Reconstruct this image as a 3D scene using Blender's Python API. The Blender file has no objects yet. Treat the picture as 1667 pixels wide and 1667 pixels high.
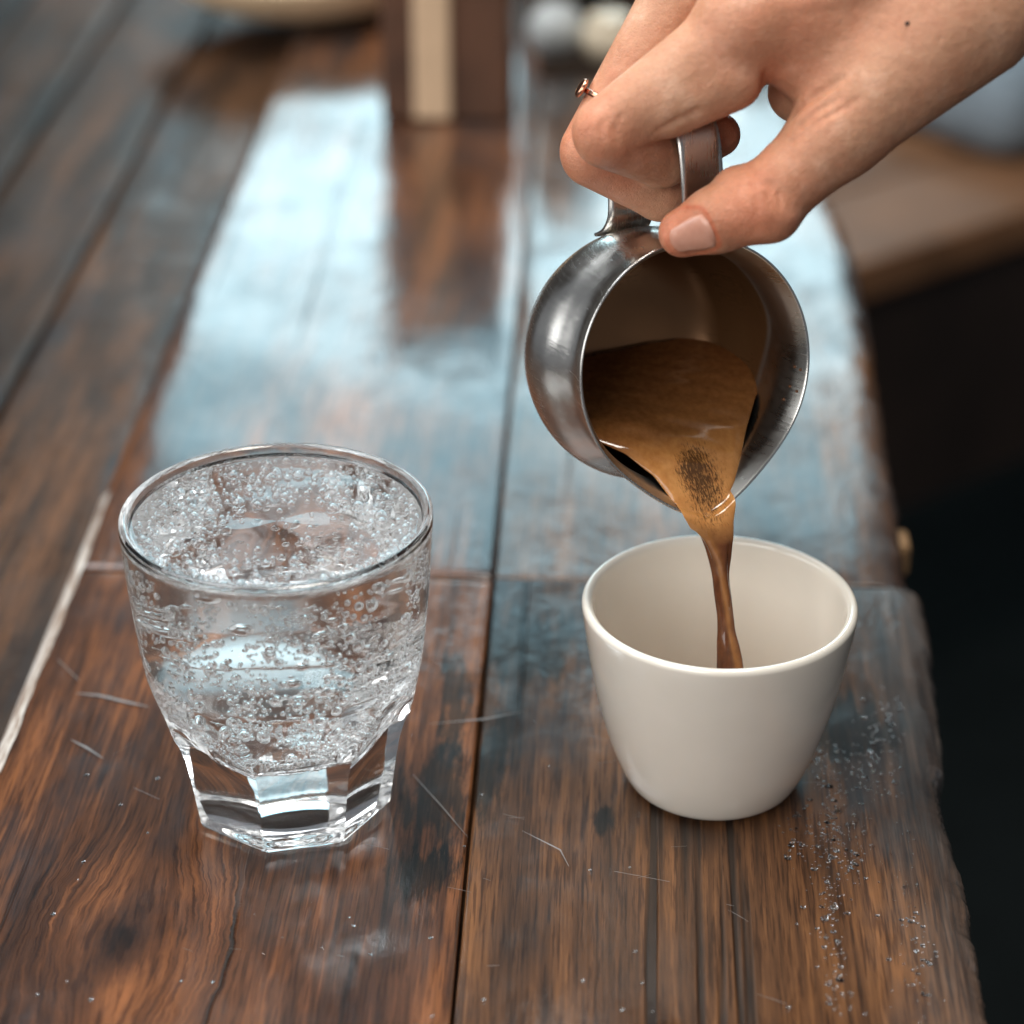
import bpy, bmesh, math, random
import numpy as np
from mathutils import Vector, Matrix

random.seed(7)
rng = np.random.default_rng(7)
R = math.radians
scene = bpy.context.scene
C = scene.collection

# ------------------------------------------------------------------ camera
H = 0.3545                 # camera height above the table top (table top is z = 0)
PITCH, YAW, FPX, HALF = 28.0, 2.55, 3900.0, 833.5
cam_data = bpy.data.cameras.new("camera")
cam = bpy.data.objects.new("camera", cam_data)
C.objects.link(cam)
cam.location = (0, 0, H)
cam.rotation_euler = (R(90 - PITCH), 0, R(YAW))
cam_data.sensor_width = 36
cam_data.lens = FPX / 1667 * 36
cam_data.clip_start = 0.02
cam_data.clip_end = 60
cam_data.dof.use_dof = True
cam_data.dof.focus_distance = 0.586
cam_data.dof.aperture_fstop = 7.2
scene.camera = cam
CR = cam.rotation_euler.to_matrix()
CL = Vector(cam.location)

# ------------------------------------------------------------------ world, lamps, exposure
world = bpy.data.worlds.new("World")
scene.world = world
world.use_nodes = True
bg = world.node_tree.nodes["Background"]
bg.inputs[0].default_value = (0.80, 0.86, 0.95, 1)
bg.inputs[1].default_value = 0.18


def area(name, loc, target, sx, sy, power, col):
    d = bpy.data.lights.new(name, 'AREA')
    d.shape = 'RECTANGLE'
    d.size, d.size_y, d.energy, d.color = sx, sy, power, col
    o = bpy.data.objects.new(name, d)
    C.objects.link(o)
    o.location = loc
    o.rotation_euler = (Vector(target) - Vector(loc)).to_track_quat('-Z', 'Y').to_euler()
    return o


area("skylight", (-0.55, 1.05, 1.55), (0, 0.52, 0.05), 1.2, 0.9, 26, (0.90, 0.96, 1.0))
area("side_window_light", (-1.55, 0.35, 0.75), (0, 0.52, 0.06), 1.0, 1.1, 15, (0.95, 0.98, 1.0))
area("ceiling_lamp_light", (0.22, 0.42, 1.7), (0.05, 0.5, 0.05), 0.45, 0.45, 17, (1.0, 0.95, 0.87))
area("front_window_light", (-1.1, -1.35, 1.15), (0, 0.55, 0.05), 1.7, 1.3, 30, (1.0, 0.98, 0.95))

scene.view_settings.view_transform = 'Standard'
scene.view_settings.look = 'None'
scene.view_settings.gamma = 1
scene.view_settings.exposure = 0.0
scene.view_settings.use_curve_mapping = False
cy = scene.cycles
cy.max_bounces = 32
cy.transmission_bounces = 28
cy.transparent_max_bounces = 16
cy.glossy_bounces = 20
cy.diffuse_bounces = 4
cy.caustics_reflective = True
cy.caustics_refractive = True
cy.blur_glossy = 0.3
cy.sample_clamp_indirect = 6
cy.use_denoising = True
cy.use_adaptive_sampling = True
cy.adaptive_threshold = 0.015


# ------------------------------------------------------------------ pixel helpers
def cdir(px, py):
    return CR @ Vector(((px - HALF) / FPX, -(py - HALF) / FPX, -1))


def P(px, py, d):
    return CL + cdir(px, py) * d


def G(px, py, z=0.0):
    v = cdir(px, py)
    return CL + v * ((z - CL.z) / v.z)


def mirror_hit(px, py, Y):            # what the table top mirrors at this pixel, on the plane y = Y
    g = G(px, py)
    v = cdir(px, py)
    v.z = -v.z
    return g + v * ((Y - g.y) / v.y)


def cam_to_world(x, y, z):            # camera axes (right, up, toward camera)
    return (CR @ Vector((x, y, z))).normalized()


# ------------------------------------------------------------------ object helpers
def mesh_obj(name, verts, faces, mat, parent=None, smooth=True):
    me = bpy.data.meshes.new(name)
    me.from_pydata([tuple(v) for v in verts], [], faces)
    me.update()
    if smooth:
        me.polygons.foreach_set("use_smooth", [True] * len(me.polygons))
    if mat:
        me.materials.append(mat)
    o = bpy.data.objects.new(name, me)
    C.objects.link(o)
    o.parent = parent
    return o


def bm_obj(name, bm, mat, parent=None, smooth=False):
    me = bpy.data.meshes.new(name)
    bm.to_mesh(me)
    bm.free()
    if smooth:
        me.polygons.foreach_set("use_smooth", [True] * len(me.polygons))
    if mat:
        me.materials.append(mat)
    o = bpy.data.objects.new(name, me)
    C.objects.link(o)
    o.parent = parent
    return o


def empty(name, loc=(0, 0, 0)):
    o = bpy.data.objects.new(name, None)
    C.objects.link(o)
    o.location = loc
    o.empty_display_size = 0.02
    return o


def tag(o, label=None, cat=None, group=None, kind=None):
    if label: o["label"] = label
    if cat: o["category"] = cat
    if group: o["group"] = group
    if kind: o["kind"] = kind
    return o


def keep_parent(o, root):             # parent without moving
    o.parent = root
    o.matrix_parent_inverse = Matrix.Translation(root.location).inverted()
    return o


def box_bm(bm, x0, x1, y0, y1, z0, z1, bevel=0.0, seg=2):
    r = bmesh.ops.create_cube(bm, size=1)
    for v in r['verts']:
        v.co = Vector((x0 + (v.co.x + .5) * (x1 - x0), y0 + (v.co.y + .5) * (y1 - y0), z0 + (v.co.z + .5) * (z1 - z0)))
    if bevel:
        es = list({e for v in r['verts'] for e in v.link_edges})
        bmesh.ops.bevel(bm, geom=es, offset=bevel, segments=seg, affect='EDGES', profile=0.5)


def box(name, x0, x1, y0, y1, z0, z1, mat, root=None, bevel=0.0):
    bm = bmesh.new()
    box_bm(bm, x0, x1, y0, y1, z0, z1, bevel)
    o = bm_obj(name, bm, mat)
    if root: keep_parent(o, root)
    return o


def lathe(profile, seg=96, close_bottom=True):
    v, f = [], []
    n = len(profile)
    for i, (r, z) in enumerate(profile):
        for k in range(seg):
            a = 2 * math.pi * k / seg
            v.append((r * math.cos(a), r * math.sin(a), z))
    for i in range(n - 1):
        for k in range(seg):
            k2 = (k + 1) % seg
            f.append((i * seg + k, i * seg + k2, (i + 1) * seg + k2, (i + 1) * seg + k))
    return v, f


def smooth_profile(pts, n=6):         # Catmull-Rom through (r, z) points
    out = []
    p = [pts[0]] + list(pts) + [pts[-1]]
    for i in range(1, len(p) - 2):
        for k in range(n):
            t = k / n
            q = []
            for c in range(len(pts[0])):
                a, b, d, e = p[i - 1][c], p[i][c], p[i + 1][c], p[i + 2][c]
                q.append(0.5 * (2 * b + (d - a) * t + (2 * a - 5 * b + 4 * d - e) * t * t + (3 * b - a - 3 * d + e) * t ** 3))
            out.append(tuple(q))
    out.append(tuple(pts[-1]))
    return out


# ------------------------------------------------------------------ materials
class NT:
    def __init__(self, name):
        self.m = bpy.data.materials.new(name)
        self.m.use_nodes = True
        self.t = self.m.node_tree
        self.b = self.t.nodes["Principled BSDF"]
        self.out = self.t.nodes["Material Output"]

    def n(self, typ, **kw):
        x = self.t.nodes.new(typ)
        for k, v in kw.items():
            if k == 'inp':
                for kk, vv in v.items():
                    x.inputs[kk].default_value = vv
            else:
                setattr(x, k, v)
        return x

    def l(self, a, b):
        self.t.links.new(a, b)

    def set(self, **kw):
        for k, v in kw.items():
            self.b.inputs[k.replace('_', ' ')].default_value = v
        return self

    def coords(self, scale=(1, 1, 1), loc=(0, 0, 0), kind='Object'):
        tc = self.n('ShaderNodeTexCoord')
        mp = self.n('ShaderNodeMapping')
        mp.inputs['Scale'].default_value = scale
        mp.inputs['Location'].default_value = loc
        self.l(tc.outputs[kind], mp.inputs[0])
        return mp.outputs[0]

    def noise(self, scale, vec=None, detail=4, rough=0.55, dist=0.0):
        x = self.n('ShaderNodeTexNoise')
        x.inputs['Scale'].default_value = scale
        x.inputs['Detail'].default_value = detail
        x.inputs['Roughness'].default_value = rough
        x.inputs['Distortion'].default_value = dist
        if vec is not None: self.l(vec, x.inputs['Vector'])
        return x.outputs['Fac']

    def ramp(self, fac, stops, interp='LINEAR'):
        x = self.n('ShaderNodeValToRGB')
        x.color_ramp.interpolation = interp
        while len(x.color_ramp.elements) < len(stops):
            x.color_ramp.elements.new(0.5)
        for e, (p, c) in zip(x.color_ramp.elements, stops):
            e.position = p
            e.color = (c[0], c[1], c[2], 1) if not isinstance(c, (int, float)) else (c, c, c, 1)
        self.l(fac, x.inputs[0])
        return x.outputs[0]

    def mix(self, fac, a, b, mode='MIX'):
        x = self.n('ShaderNodeMix', data_type='RGBA', blend_type=mode)
        for s, v in ((0, fac), (6, a), (7, b)):
            if hasattr(v, 'links') or hasattr(v, 'is_linked'):
                self.l(v, x.inputs[s])
            elif s == 0:
                x.inputs[0].default_value = v
            else:
                x.inputs[s].default_value = (*v, 1)
        return x.outputs[2]

    def math(self, op, a, b=0.0, clamp=False):
        x = self.n('ShaderNodeMath', operation=op, use_clamp=clamp)
        for i, v in enumerate((a, b)):
            if hasattr(v, 'is_linked'): self.l(v, x.inputs[i])
            else: x.inputs[i].default_value = v
        return x.outputs[0]

    def bump(self, h, strength=0.3, dist=0.001, prev=None):
        x = self.n('ShaderNodeBump')
        x.inputs['Strength'].default_value = strength
        x.inputs['Distance'].default_value = dist
        self.l(h, x.inputs['Height'])
        if prev is not None: self.l(prev, x.inputs['Normal'])
        return x.outputs[0]


def wood(name, base, offset, stain=0.5, grey=0.0, coat_rough=0.14, wavy=0.25, coat=0.9, knots=(), pore=1.0, edge_sheen=None, spots=()):
    """dark varnished old board; base = (deep, mid, light) colours, grain along Y"""
    w = NT(name)
    off = (offset, offset * 1.7, 0)
    warp = w.coords((14, 2.2, 14), off)
    wn = w.n('ShaderNodeTexNoise', inp={'Scale': 1.0, 'Detail': 2.0})
    w.l(warp, wn.inputs['Vector'])
    obj = w.coords((1, 1, 1), off)
    add = w.n('ShaderNodeVectorMath', operation='MULTIPLY_ADD')
    w.l(wn.outputs['Color'], add.inputs[0])
    add.inputs[1].default_value = (0.010, 0.03, 0.0)
    w.l(obj, add.inputs[2])
    vec = add.outputs[0]

    def stretch(sx, sy):
        m = w.n('ShaderNodeMapping')
        m.inputs['Scale'].default_value = (sx, sy, sx)
        w.l(vec, m.inputs[0])
        return m.outputs[0]
    kcores = []
    for (kx, ky, kr) in knots:        # the grain swings around a knot
        tc = w.n('ShaderNodeTexCoord')
        sub = w.n('ShaderNodeVectorMath', operation='SUBTRACT')
        w.l(tc.outputs['Object'], sub.inputs[0])
        sub.inputs[1].default_value = (kx, ky, 0)
        sc = w.n('ShaderNodeVectorMath', operation='MULTIPLY')
        w.l(sub.outputs[0], sc.inputs[0])
        sc.inputs[1].default_value = (1.0, 0.55, 0)
        ln = w.n('ShaderNodeVectorMath', operation='LENGTH')
        w.l(sc.outputs[0], ln.inputs[0])
        dist = w.math('ADD', ln.outputs['Value'], w.math('MULTIPLY', w.math('SUBTRACT', w.noise(90, obj, 4, 0.6), 0.5), kr * 0.8))
        core = w.ramp(w.math('DIVIDE', dist, kr * 3.0), [(0.0, 1.0), (0.3, 0.8), (1.0, 0.0)], 'EASE')
        kcores.append((dist, w.ramp(w.math('DIVIDE', dist, kr * 1.3), [(0.0, 1.0), (1.0, 0.0)], 'EASE')))
        mv = w.n('ShaderNodeVectorMath', operation='SCALE')
        w.l(sub.outputs[0], mv.inputs[0]); w.l(core, mv.inputs['Scale'])
        mx_ = w.n('ShaderNodeVectorMath', operation='MULTIPLY')
        w.l(mv.outputs[0], mx_.inputs[0]); mx_.inputs[1].default_value = (0.75, 0, 0)
        s2 = w.n('ShaderNodeVectorMath', operation='SUBTRACT')
        w.l(vec, s2.inputs[0]); w.l(mx_.outputs[0], s2.inputs[1])
        vec = s2.outputs[0]
    broad = w.noise(1.0, stretch(38, 5), 3, 0.6)
    fibre = w.noise(1.0, stretch(420, 15), 6, 0.68)
    pores = w.noise(1.0, stretch(1400, 62), 3, 0.55)
    g = w.math('ADD', w.math('MULTIPLY', broad, 0.55), w.math('MULTIPLY', fibre, 0.45))
    for dist, core in kcores:
        g = w.math('SUBTRACT', g, w.math('MULTIPLY', core, 0.16))
    col = w.ramp(g, [(0.36, base[0]), (0.49, base[1]), (0.62, base[2])])
    dash = w.ramp(pores, [(0.38, 0.0), (0.50, 1.0)])
    darkp = w.mix(1.0, col, (0.34, 0.30, 0.28), 'MULTIPLY')
    col = w.mix(w.math('MULTIPLY', w.math('SUBTRACT', 1.0, dash), 0.85 * pore, True), col, darkp)
    # long black cracks in the grain
    crack = w.ramp(w.noise(1.0, stretch(150, 2.2), 2, 0.4), [(0.30, 1.0), (0.335, 0.0)])
    col = w.mix(w.math('MULTIPLY', crack, 0.85), col, (0.010, 0.008, 0.007))
    # old blue-black stains
    st = w.ramp(w.noise(1.0, stretch(22, 7), 5, 0.62), [(0.56 - 0.14 * stain, 0.0), (0.70 - 0.10 * stain, 1.0)])
    col = w.mix(w.math('MULTIPLY', st, 0.8), col, (0.016, 0.019, 0.023))
    gr = w.ramp(w.noise(1.0, stretch(30, 10), 4, 0.6), [(0.4, 0.0), (0.7, 1.0)])
    col = w.mix(w.math('MULTIPLY', gr, grey), col, (0.11, 0.10, 0.095))
    for (kx, ky, rx, ry) in spots:    # ink-dark spill stains with ragged edges
        tc = w.n('ShaderNodeTexCoord')
        sub = w.n('ShaderNodeVectorMath', operation='SUBTRACT'); w.l(tc.outputs['Object'], sub.inputs[0]); sub.inputs[1].default_value = (kx, ky, 0)
        sc = w.n('ShaderNodeVectorMath', operation='MULTIPLY'); w.l(sub.outputs[0], sc.inputs[0]); sc.inputs[1].default_value = (1 / rx, 1 / ry, 0)
        ln = w.n('ShaderNodeVectorMath', operation='LENGTH'); w.l(sc.outputs[0], ln.inputs[0])
        dd = w.math('ADD', ln.outputs['Value'], w.math('MULTIPLY', w.math('SUBTRACT', w.noise(1.0, stretch(260, 34), 6, 0.72), 0.5), 3.4))
        mk = w.ramp(dd, [(0.55, 1.0), (1.0, 0.0)])
        col = w.mix(w.math('MULTIPLY', mk, 0.9), col, w.mix(1.0, col, (0.14, 0.20, 0.27), 'MULTIPLY'))
    if edge_sheen:                       # grey reflected sheen painted into the colour along the live edge
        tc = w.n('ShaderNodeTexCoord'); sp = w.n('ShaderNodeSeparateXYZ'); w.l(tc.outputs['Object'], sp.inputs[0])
        u_ = w.math('SUBTRACT', sp.outputs[0], w.math('MULTIPLY', w.math('SUBTRACT', edge_sheen[1], sp.outputs[1]), edge_sheen[2]))
        u_ = w.math('ADD', w.math('SUBTRACT', u_, edge_sheen[0]), w.math('MULTIPLY', w.math('SUBTRACT', w.noise(1.0, stretch(60, 14), 5, 0.65), 0.5), 0.05))
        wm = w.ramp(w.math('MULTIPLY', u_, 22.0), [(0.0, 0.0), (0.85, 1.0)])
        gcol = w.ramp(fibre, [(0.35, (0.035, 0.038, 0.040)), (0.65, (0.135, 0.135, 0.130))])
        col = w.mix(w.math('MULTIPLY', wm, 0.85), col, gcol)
    w.l(col, w.b.inputs['Base Color'])
    w.set(Roughness=0.42, IOR=1.5, Coat_Weight=coat, Coat_Roughness=coat_rough, Coat_IOR=1.5)
    w.b.inputs['Specular IOR Level'].default_value = 0.12
    rr = w.ramp(w.noise(1.0, w.coords((60, 45, 60), off), 4, 0.65), [(0.35, coat_rough * 0.55), (0.72, coat_rough * 2.6)])
    w.l(rr, w.b.inputs['Coat Roughness'])
    b1 = w.bump(pores, 0.35, 0.0004)
    b1 = w.bump(crack, 0.6, -0.0009, b1)
    w.l(b1, w.b.inputs['Normal'])
    wv = w.noise(1.0, w.coords((30, 14, 30), off), 3, 0.5)
    fine = w.noise(1.0, w.coords((420, 160, 420), off), 3, 0.6)
    c1 = w.bump(wv, wavy, 0.0030)
    c1 = w.bump(w.noise(1.0, w.coords((110, 70, 110), off), 3, 0.55), 0.10, 0.0010, c1)
    c1 = w.bump(fine, 0.30, 0.00035, c1)
    c1 = w.bump(crack, 0.4, -0.0006, c1)
    w.l(c1, w.b.inputs['Coat Normal'])
    return w.m


RED = ((0.014, 0.006, 0.004), (0.085, 0.031, 0.012), (0.26, 0.095, 0.033))
BRN = ((0.017, 0.008, 0.004), (0.090, 0.038, 0.015), (0.24, 0.102, 0.037))
DRK = ((0.010, 0.006, 0.004), (0.042, 0.021, 0.011), (0.125, 0.055, 0.023))


def plain(name, col, rough=0.5, noise=0.15, scale=40, metallic=0.0, spec=0.5, bump=0.0):
    m = NT(name)
    n = m.noise(scale, m.coords(), 4, 0.6)
    a = tuple(c * (1 - noise) for c in col)
    b = tuple(min(1, c * (1 + noise)) for c in col)
    m.l(m.ramp(n, [(0.3, a), (0.7, b)]), m.b.inputs['Base Color'])
    m.set(Roughness=rough, Metallic=metallic)
    m.b.inputs['Specular IOR Level'].default_value = spec
    if bump:
        m.l(m.bump(n, 0.4, bump), m.b.inputs['Normal'])
    return m.m


def emit(name, col, strength):
    m = NT(name)
    n = m.noise(2.2, m.coords(), 3, 0.5)
    c2 = tuple(c * 0.86 for c in col)
    m.l(m.ramp(n, [(0.3, c2), (0.7, col)]), m.b.inputs['Emission Color'])
    m.set(Emission_Strength=strength, Roughness=0.3)
    m.b.inputs['Base Color'].default_value = (0.02, 0.02, 0.02, 1)
    return m.m


# ------------------------------------------------------------------ floor, wall, window behind the table
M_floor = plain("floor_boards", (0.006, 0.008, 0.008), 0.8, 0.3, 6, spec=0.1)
M_wall = plain("wall_panelling", (0.060, 0.036, 0.022), 0.55, 0.4, 5)
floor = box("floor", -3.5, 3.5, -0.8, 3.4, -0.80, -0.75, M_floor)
tag(floor, kind="structure")
YW = 3.2
wl = mirror_hit(215, 340, YW).x
wr = mirror_hit(1470, 340, YW).x
z_sill = mirror_hit(430, 128, YW).z
z_mid = mirror_hit(430, 585, YW).z
z_top = mirror_hit(430, 930, YW).z
wall = empty("wall", (0, YW, -0.75))
tag(wall, kind="structure")
for nm, a in (("wall_panel", (-3.5, 3.5, YW, YW + .1, -0.75, z_sill - .03)),
              ("wall_panel", (-3.5, wl - .03, YW, YW + .1, z_sill - .03, 2.6)),
              ("wall_panel", (wr + .03, 3.5, YW, YW + .1, z_sill - .03, 2.6)),
              ("wall_panel", (wl - .03, wr + .03, YW, YW + .1, z_top + .03, 2.6))):
    box(nm, *a, M_wall, wall)
M_frame = plain("window_frame_wood", (0.05, 0.028, 0.016), 0.4, 0.2, 8)
M_day = emit("daylight_pane", (0.62, 0.88, 0.97), 8.0)
M_day2 = emit("dim_daylight_pane", (0.38, 0.70, 0.83), 4.6)
win = empty("window", ((wl + wr) / 2, YW, z_sill))
tag(win, "tall bluish daylight window in the dark wall, mirrored in the table top", "window", kind="thing")
fr = empty("frame"); keep_parent(fr, win)
for a in ((wl - .03, wr + .03, z_sill - .03, z_sill), (wl - .03, wr + .03, z_top, z_top + .03),
          (wl - .03, wl, z_sill, z_top), (wr, wr + .03, z_sill, z_top)):
    o = box("frame_bar", a[0], a[1], YW - .03, YW + .08, a[2], a[3], M_frame)
    o.parent = fr; o.matrix_parent_inverse = fr.matrix_parent_inverse.copy(); o.matrix_parent_inverse = Matrix.Translation(-Vector(win.location)) @ Matrix.Translation(win.location)
box("pane", wl, wr, YW + .02, YW + .03, z_sill, z_mid, M_day, win)
box("pane", wl, wr, YW + .02, YW + .03, z_mid + .002, z_top, M_day2, win)

# glowing pendant lamp in front of the window, mirrored in the table as a white patch
lb, lt_ = mirror_hit(519, 625, 2.7), mirror_hit(519, 705, 2.7)
lr = (mirror_hit(540, 660, 2.7) - mirror_hit(498, 660, 2.7)).length / 2
lamp = empty("pendant_lamp", (lb.x, 2.7, lt_.z))
tag(lamp, "glowing white tubular pendant lamp hanging before the window", "lamp")
lh = lt_.z - lb.z
v, f = lathe(smooth_profile([(0.0005, 0), (lr * .6, 0.004), (lr, 0.03), (lr, lh - 0.03), (lr * .6, lh - 0.004), (0.0005, lh)], 4), 32)
o = mesh_obj("shade", v, f, emit("lamp_glow", (1.0, 0.98, 0.95), 14)); o.location = (lb.x, 2.7, lb.z); keep_parent(o, lamp)
box("cord", lb.x - .003, lb.x + .003, 2.697, 2.703, lt_.z, 2.5, M_frame, lamp)

# ------------------------------------------------------------------ table
TH = 0.045
Y0, Y1 = 0.30, 1.36


def line_x(p, q):                     # x along the table as a function of y through two table pixels
    a, b = G(*p), G(*q)
    return lambda y: a.x + (b.x - a.x) * (y - a.y) / (b.y - a.y)


seam_x = line_x((741, 1600), (838, 560))
left_x = line_x((0, 1190), (290, 500))
left_x2 = line_x((0, 1000), (150, 740))
edge_px = [(1656, 1800), (1636, 1720), (1622, 1667), (1594, 1545), (1572, 1430), (1552, 1352), (1541, 1320), (1534, 1290), (1536, 1240), (1531, 1150), (1520, 1060), (1508, 990), (1500, 952)]
edge_px_far = [(1478, 945), (1466, 850), (1450, 750), (1432, 640), (1418, 540), (1402, 450), (1378, 370), (1345, 315), (1320, 270), (1312, 220), (1310, 170), (1308, 130)]
edge_near = sorted([(G(*p).y, G(*p).x) for p in edge_px])
edge_far = sorted([(G(*p).y, G(*p).x) for p in edge_px_far])


def interp(tab):
    ys = [t[0] for t in tab]; xs = [t[1] for t in tab]
    return lambda y: float(np.interp(y, ys, xs))


JY = G(1100, 946).y                   # butt joint between the near and the far boards


def plank(name, xl, xr, y0, y1, mat, root, ztop=0.0, rl=0.002, rr=0.002, nx=22, ny=90, live=0.0, seed=0, thick=TH):
    """one board: top grid with rolled edges, wavy live edge on the right when live > 0"""
    rg = np.random.default_rng(seed)
    ph = rg.uniform(0, 6.28, 8)
    v, f = [], []
    prof_n = 6
    row = None
    for j in range(ny + 1):
        y = y0 + (y1 - y0) * j / ny
        a, b = xl(y), xr(y)
        wob = 0
        if live:
            wob = live * (0.5 * math.sin(y * 95 + ph[0]) + 0.3 * math.sin(y * 210 + ph[1]) + 0.35 * math.sin(y * 420 + ph[2]))
            b += wob + 0.0006 * (rg.random() - 0.5)
        endr = 0.0
        e = min(j, ny - j) / ny * (y1 - y0)
        dz_end = -max(0, (endr - e)) * 0.7
        pts = [(a, -thick)]
        for k in range(prof_n + 1):
            t = k / prof_n * math.pi / 2
            pts.append((a + rl * (1 - math.sin(t)), -rl + rl * math.sin(t) * 1.0 if False else -rl * (1 - math.sin(t)) ** 1.0))
        # rolled quarter circle on the left, then flat, then on the right
        pts = [(a, -thick)] + [(a + rl * (1 - math.cos(t)), -rl * (1 - math.sin(t))) for t in [k / prof_n * math.pi / 2 for k in range(prof_n + 1)]]
        for k in range(1, nx):
            x = a + rl + (b - rr - a - rl) * k / nx
            z = 0.00018 * math.sin(x * 90 + ph[3] + y * 20) + 0.00015 * math.sin(y * 60 + ph[4] + x * 40)
            pts.append((x, z))
        lump = 1.0 + (0.25 * math.sin(y * 130 + ph[5]) + 0.2 * math.sin(y * 310 + ph[6]) if live else 0)
        q = rr * lump
        pts += [(b - q * (1 - math.cos(t)), -rr * (1 - math.sin(t))) for t in [math.pi / 2 - k / prof_n * math.pi / 2 for k in range(prof_n + 1)]]
        pts.append((b - (0.004 * math.sin(y * 170 + ph[7]) + 0.004 if live else 0), -thick))
        n = len(pts)
        for (x, z) in pts:
            v.append((x, y, ztop + z + (dz_end if z > -thick else 0)))
        if row is not None:
            for k in range(n - 1):
                f.append((row + k, row + k + 1, row + n + k + 1, row + n + k))
            f.append((row + n - 1, row, row + n, row + 2 * n - 1))
        row = j * n
    f.append(tuple(range(n - 1, -1, -1)))
    f.append(tuple(range(row, row + n)))
    o = mesh_obj(name, v, f, mat)
    for p in list(o.data.polygons)[-2:]:
        p.use_smooth = False
    keep_parent(o, root)
    return o


table = empty("wooden_table", (0.05, 0.8, -TH))
tag(table, "dark varnished plank table with worn wavy live edge", "table")
kn = G(205, 1530)
GAP = 0.00035
def spot(px, py, rx, ry):
    q = G(px, py)
    return (q.x, q.y, rx, ry)


SPOT_L = [spot(712, 1300, 0.011, 0.030), spot(690, 1420, 0.010, 0.012), spot(560, 1040, 0.02, 0.03), spot(740, 1150, 0.006, 0.03)]
SPOT_R = [spot(800, 1240, 0.005, 0.03), spot(850, 1050, 0.02, 0.025), spot(985, 1330, 0.004, 0.006), spot(1350, 1180, 0.02, 0.02)]
m_left = wood("board_red_brown", RED, 3.1, stain=0.35, coat_rough=0.085, wavy=0.13, spots=SPOT_L, knots=((kn.x, kn.y, 0.010),))
m_right = wood("board_brown", BRN, 8.4, stain=0.3, coat_rough=0.10, wavy=0.14, grey=0.03, spots=SPOT_R, edge_sheen=(G(1400, 1300).x, G(1400, 1300).y, (G(1400, 1300).x - G(1470, 1640).x) / (G(1400, 1300).y - G(1470, 1640).y) * -1))
m_farl = wood("board_far_left", RED, 5.7, stain=0.75, coat_rough=0.085, wavy=0.16, grey=0.1)
m_farr = wood("board_far_right", BRN, 1.3, stain=0.7, coat_rough=0.11, wavy=0.2, grey=0.2)
m_dark = wood("board_dark", DRK, 12.2, stain=0.4, coat_rough=0.26, wavy=0.35, grey=0.03, coat=0.16)
m_dark2 = wood("board_dark_worn", DRK, 15.9, stain=0.3, coat_rough=0.30, wavy=0.4, grey=0.04, coat=0.12)
FARY = 1.36
JL = JY - 0.001
plank("plank", left_x, lambda y: seam_x(y) - GAP, Y0, JL - GAP, m_left, table, 0.0, 0.0050, 0.0010, ny=120, seed=1)
plank("plank", left_x, lambda y: seam_x(y) - GAP, JL + GAP, FARY, m_farl, table, -0.0001, 0.0050, 0.0010, ny=140, seed=2)
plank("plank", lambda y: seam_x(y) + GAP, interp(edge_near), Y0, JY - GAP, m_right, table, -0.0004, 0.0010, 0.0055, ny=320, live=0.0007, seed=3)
plank("plank", lambda y: seam_x(y) + GAP, interp(edge_far), JY + GAP, G(1265, 132).y, m_farr, table, -0.0006, 0.0010, 0.005, ny=200, live=0.0006, seed=4)
wdk = 0.052
for k in range(6):
    xa = (lambda k: (lambda y: left_x(y) - 0.0016 - (k + 1) * wdk + 0.002))(k)
    xb = (lambda k: (lambda y: left_x(y) - 0.0016 - k * wdk))(k)
    plank("plank", xa, xb, 0.42, FARY, (m_dark, m_dark2)[k % 2], table, -0.011 - 0.0008 * (k % 2), 0.002, 0.002, nx=10, seed=10 + k)
# pale strip along the long edge of the red-brown board
m = NT("pale_edge_strip")
nz_ = m.noise(1.0, m.coords((500, 60, 500)), 4, 0.65)
m.l(m.ramp(nz_, [(0.40, (0.20, 0.13, 0.09)), (0.62, (0.58, 0.54, 0.49))]), m.b.inputs['Base Color'])
m.set(Roughness=0.3)
wv_, wf_ = [], []
ya, yb = G(0, 1260).y, G(165, 800).y
for i in range(121):
    y = ya + (yb - ya) * i / 120
    wd_ = (0.0023 + 0.0003 * math.sin(y * 110) + 0.0002 * math.sin(y * 330 + 1)) * min(1, (120 - i) / 40 + 0.05)
    for a_, off_ in ((-8, 1.0), (25, 1.0), (55, 1.0)):
        pass
    x0 = left_x(y)
    for q in range(6):
        a_ = R(10 + 80 * q / 5)
        xx = x0 + 0.005 * (1 - math.cos(a_)); zz = -0.005 * (1 - math.sin(a_))
        nx2, nz2 = -math.cos(a_), math.sin(a_)
        sc2 = wd_ / 0.0026
        if q == 5: xx = x0 + 0.005 + (wd_ - 0.0026) * 0.8 * 1.0; 
        wv_.append((xx + nx2 * 0.0002, y, zz + nz2 * 0.0004 - (0.0006 if q == 0 else 0)))
    if i:
        for q in range(5):
            wf_.append(((i - 1) * 6 + q, (i - 1) * 6 + q + 1, i * 6 + q + 1, i * 6 + q))
keep_parent(mesh_obj("pale_edge", wv_, wf_, m.m), table)
# pale batten under the live edge, at the joint
M_pale = plain("pale_raw_wood", (0.30, 0.17, 0.075), 0.6, 0.25, 60)
b0, b1 = G(1496, 930, -0.02), G(1488, 850, -0.02)
bt = box("batten", -0.010, 0.0008, -0.010, 0.002, -0.012, 0.0, M_pale, None, 0.002)
bt.data.transform(Matrix.Translation(((b0.x + b1.x) / 2 - 0.0045, b0.y + 0.012, -0.012)))
keep_parent(bt, table)
# legs (out of the frame)
for (x, y) in ((-0.25, 0.55), (0.05, 0.42), (-0.25, 1.2), (0.05, 1.05)):
    box("leg", x - .03, x + .03, y - .03, y + .03, -0.75, -TH - 0.006, M_frame, table)

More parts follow.
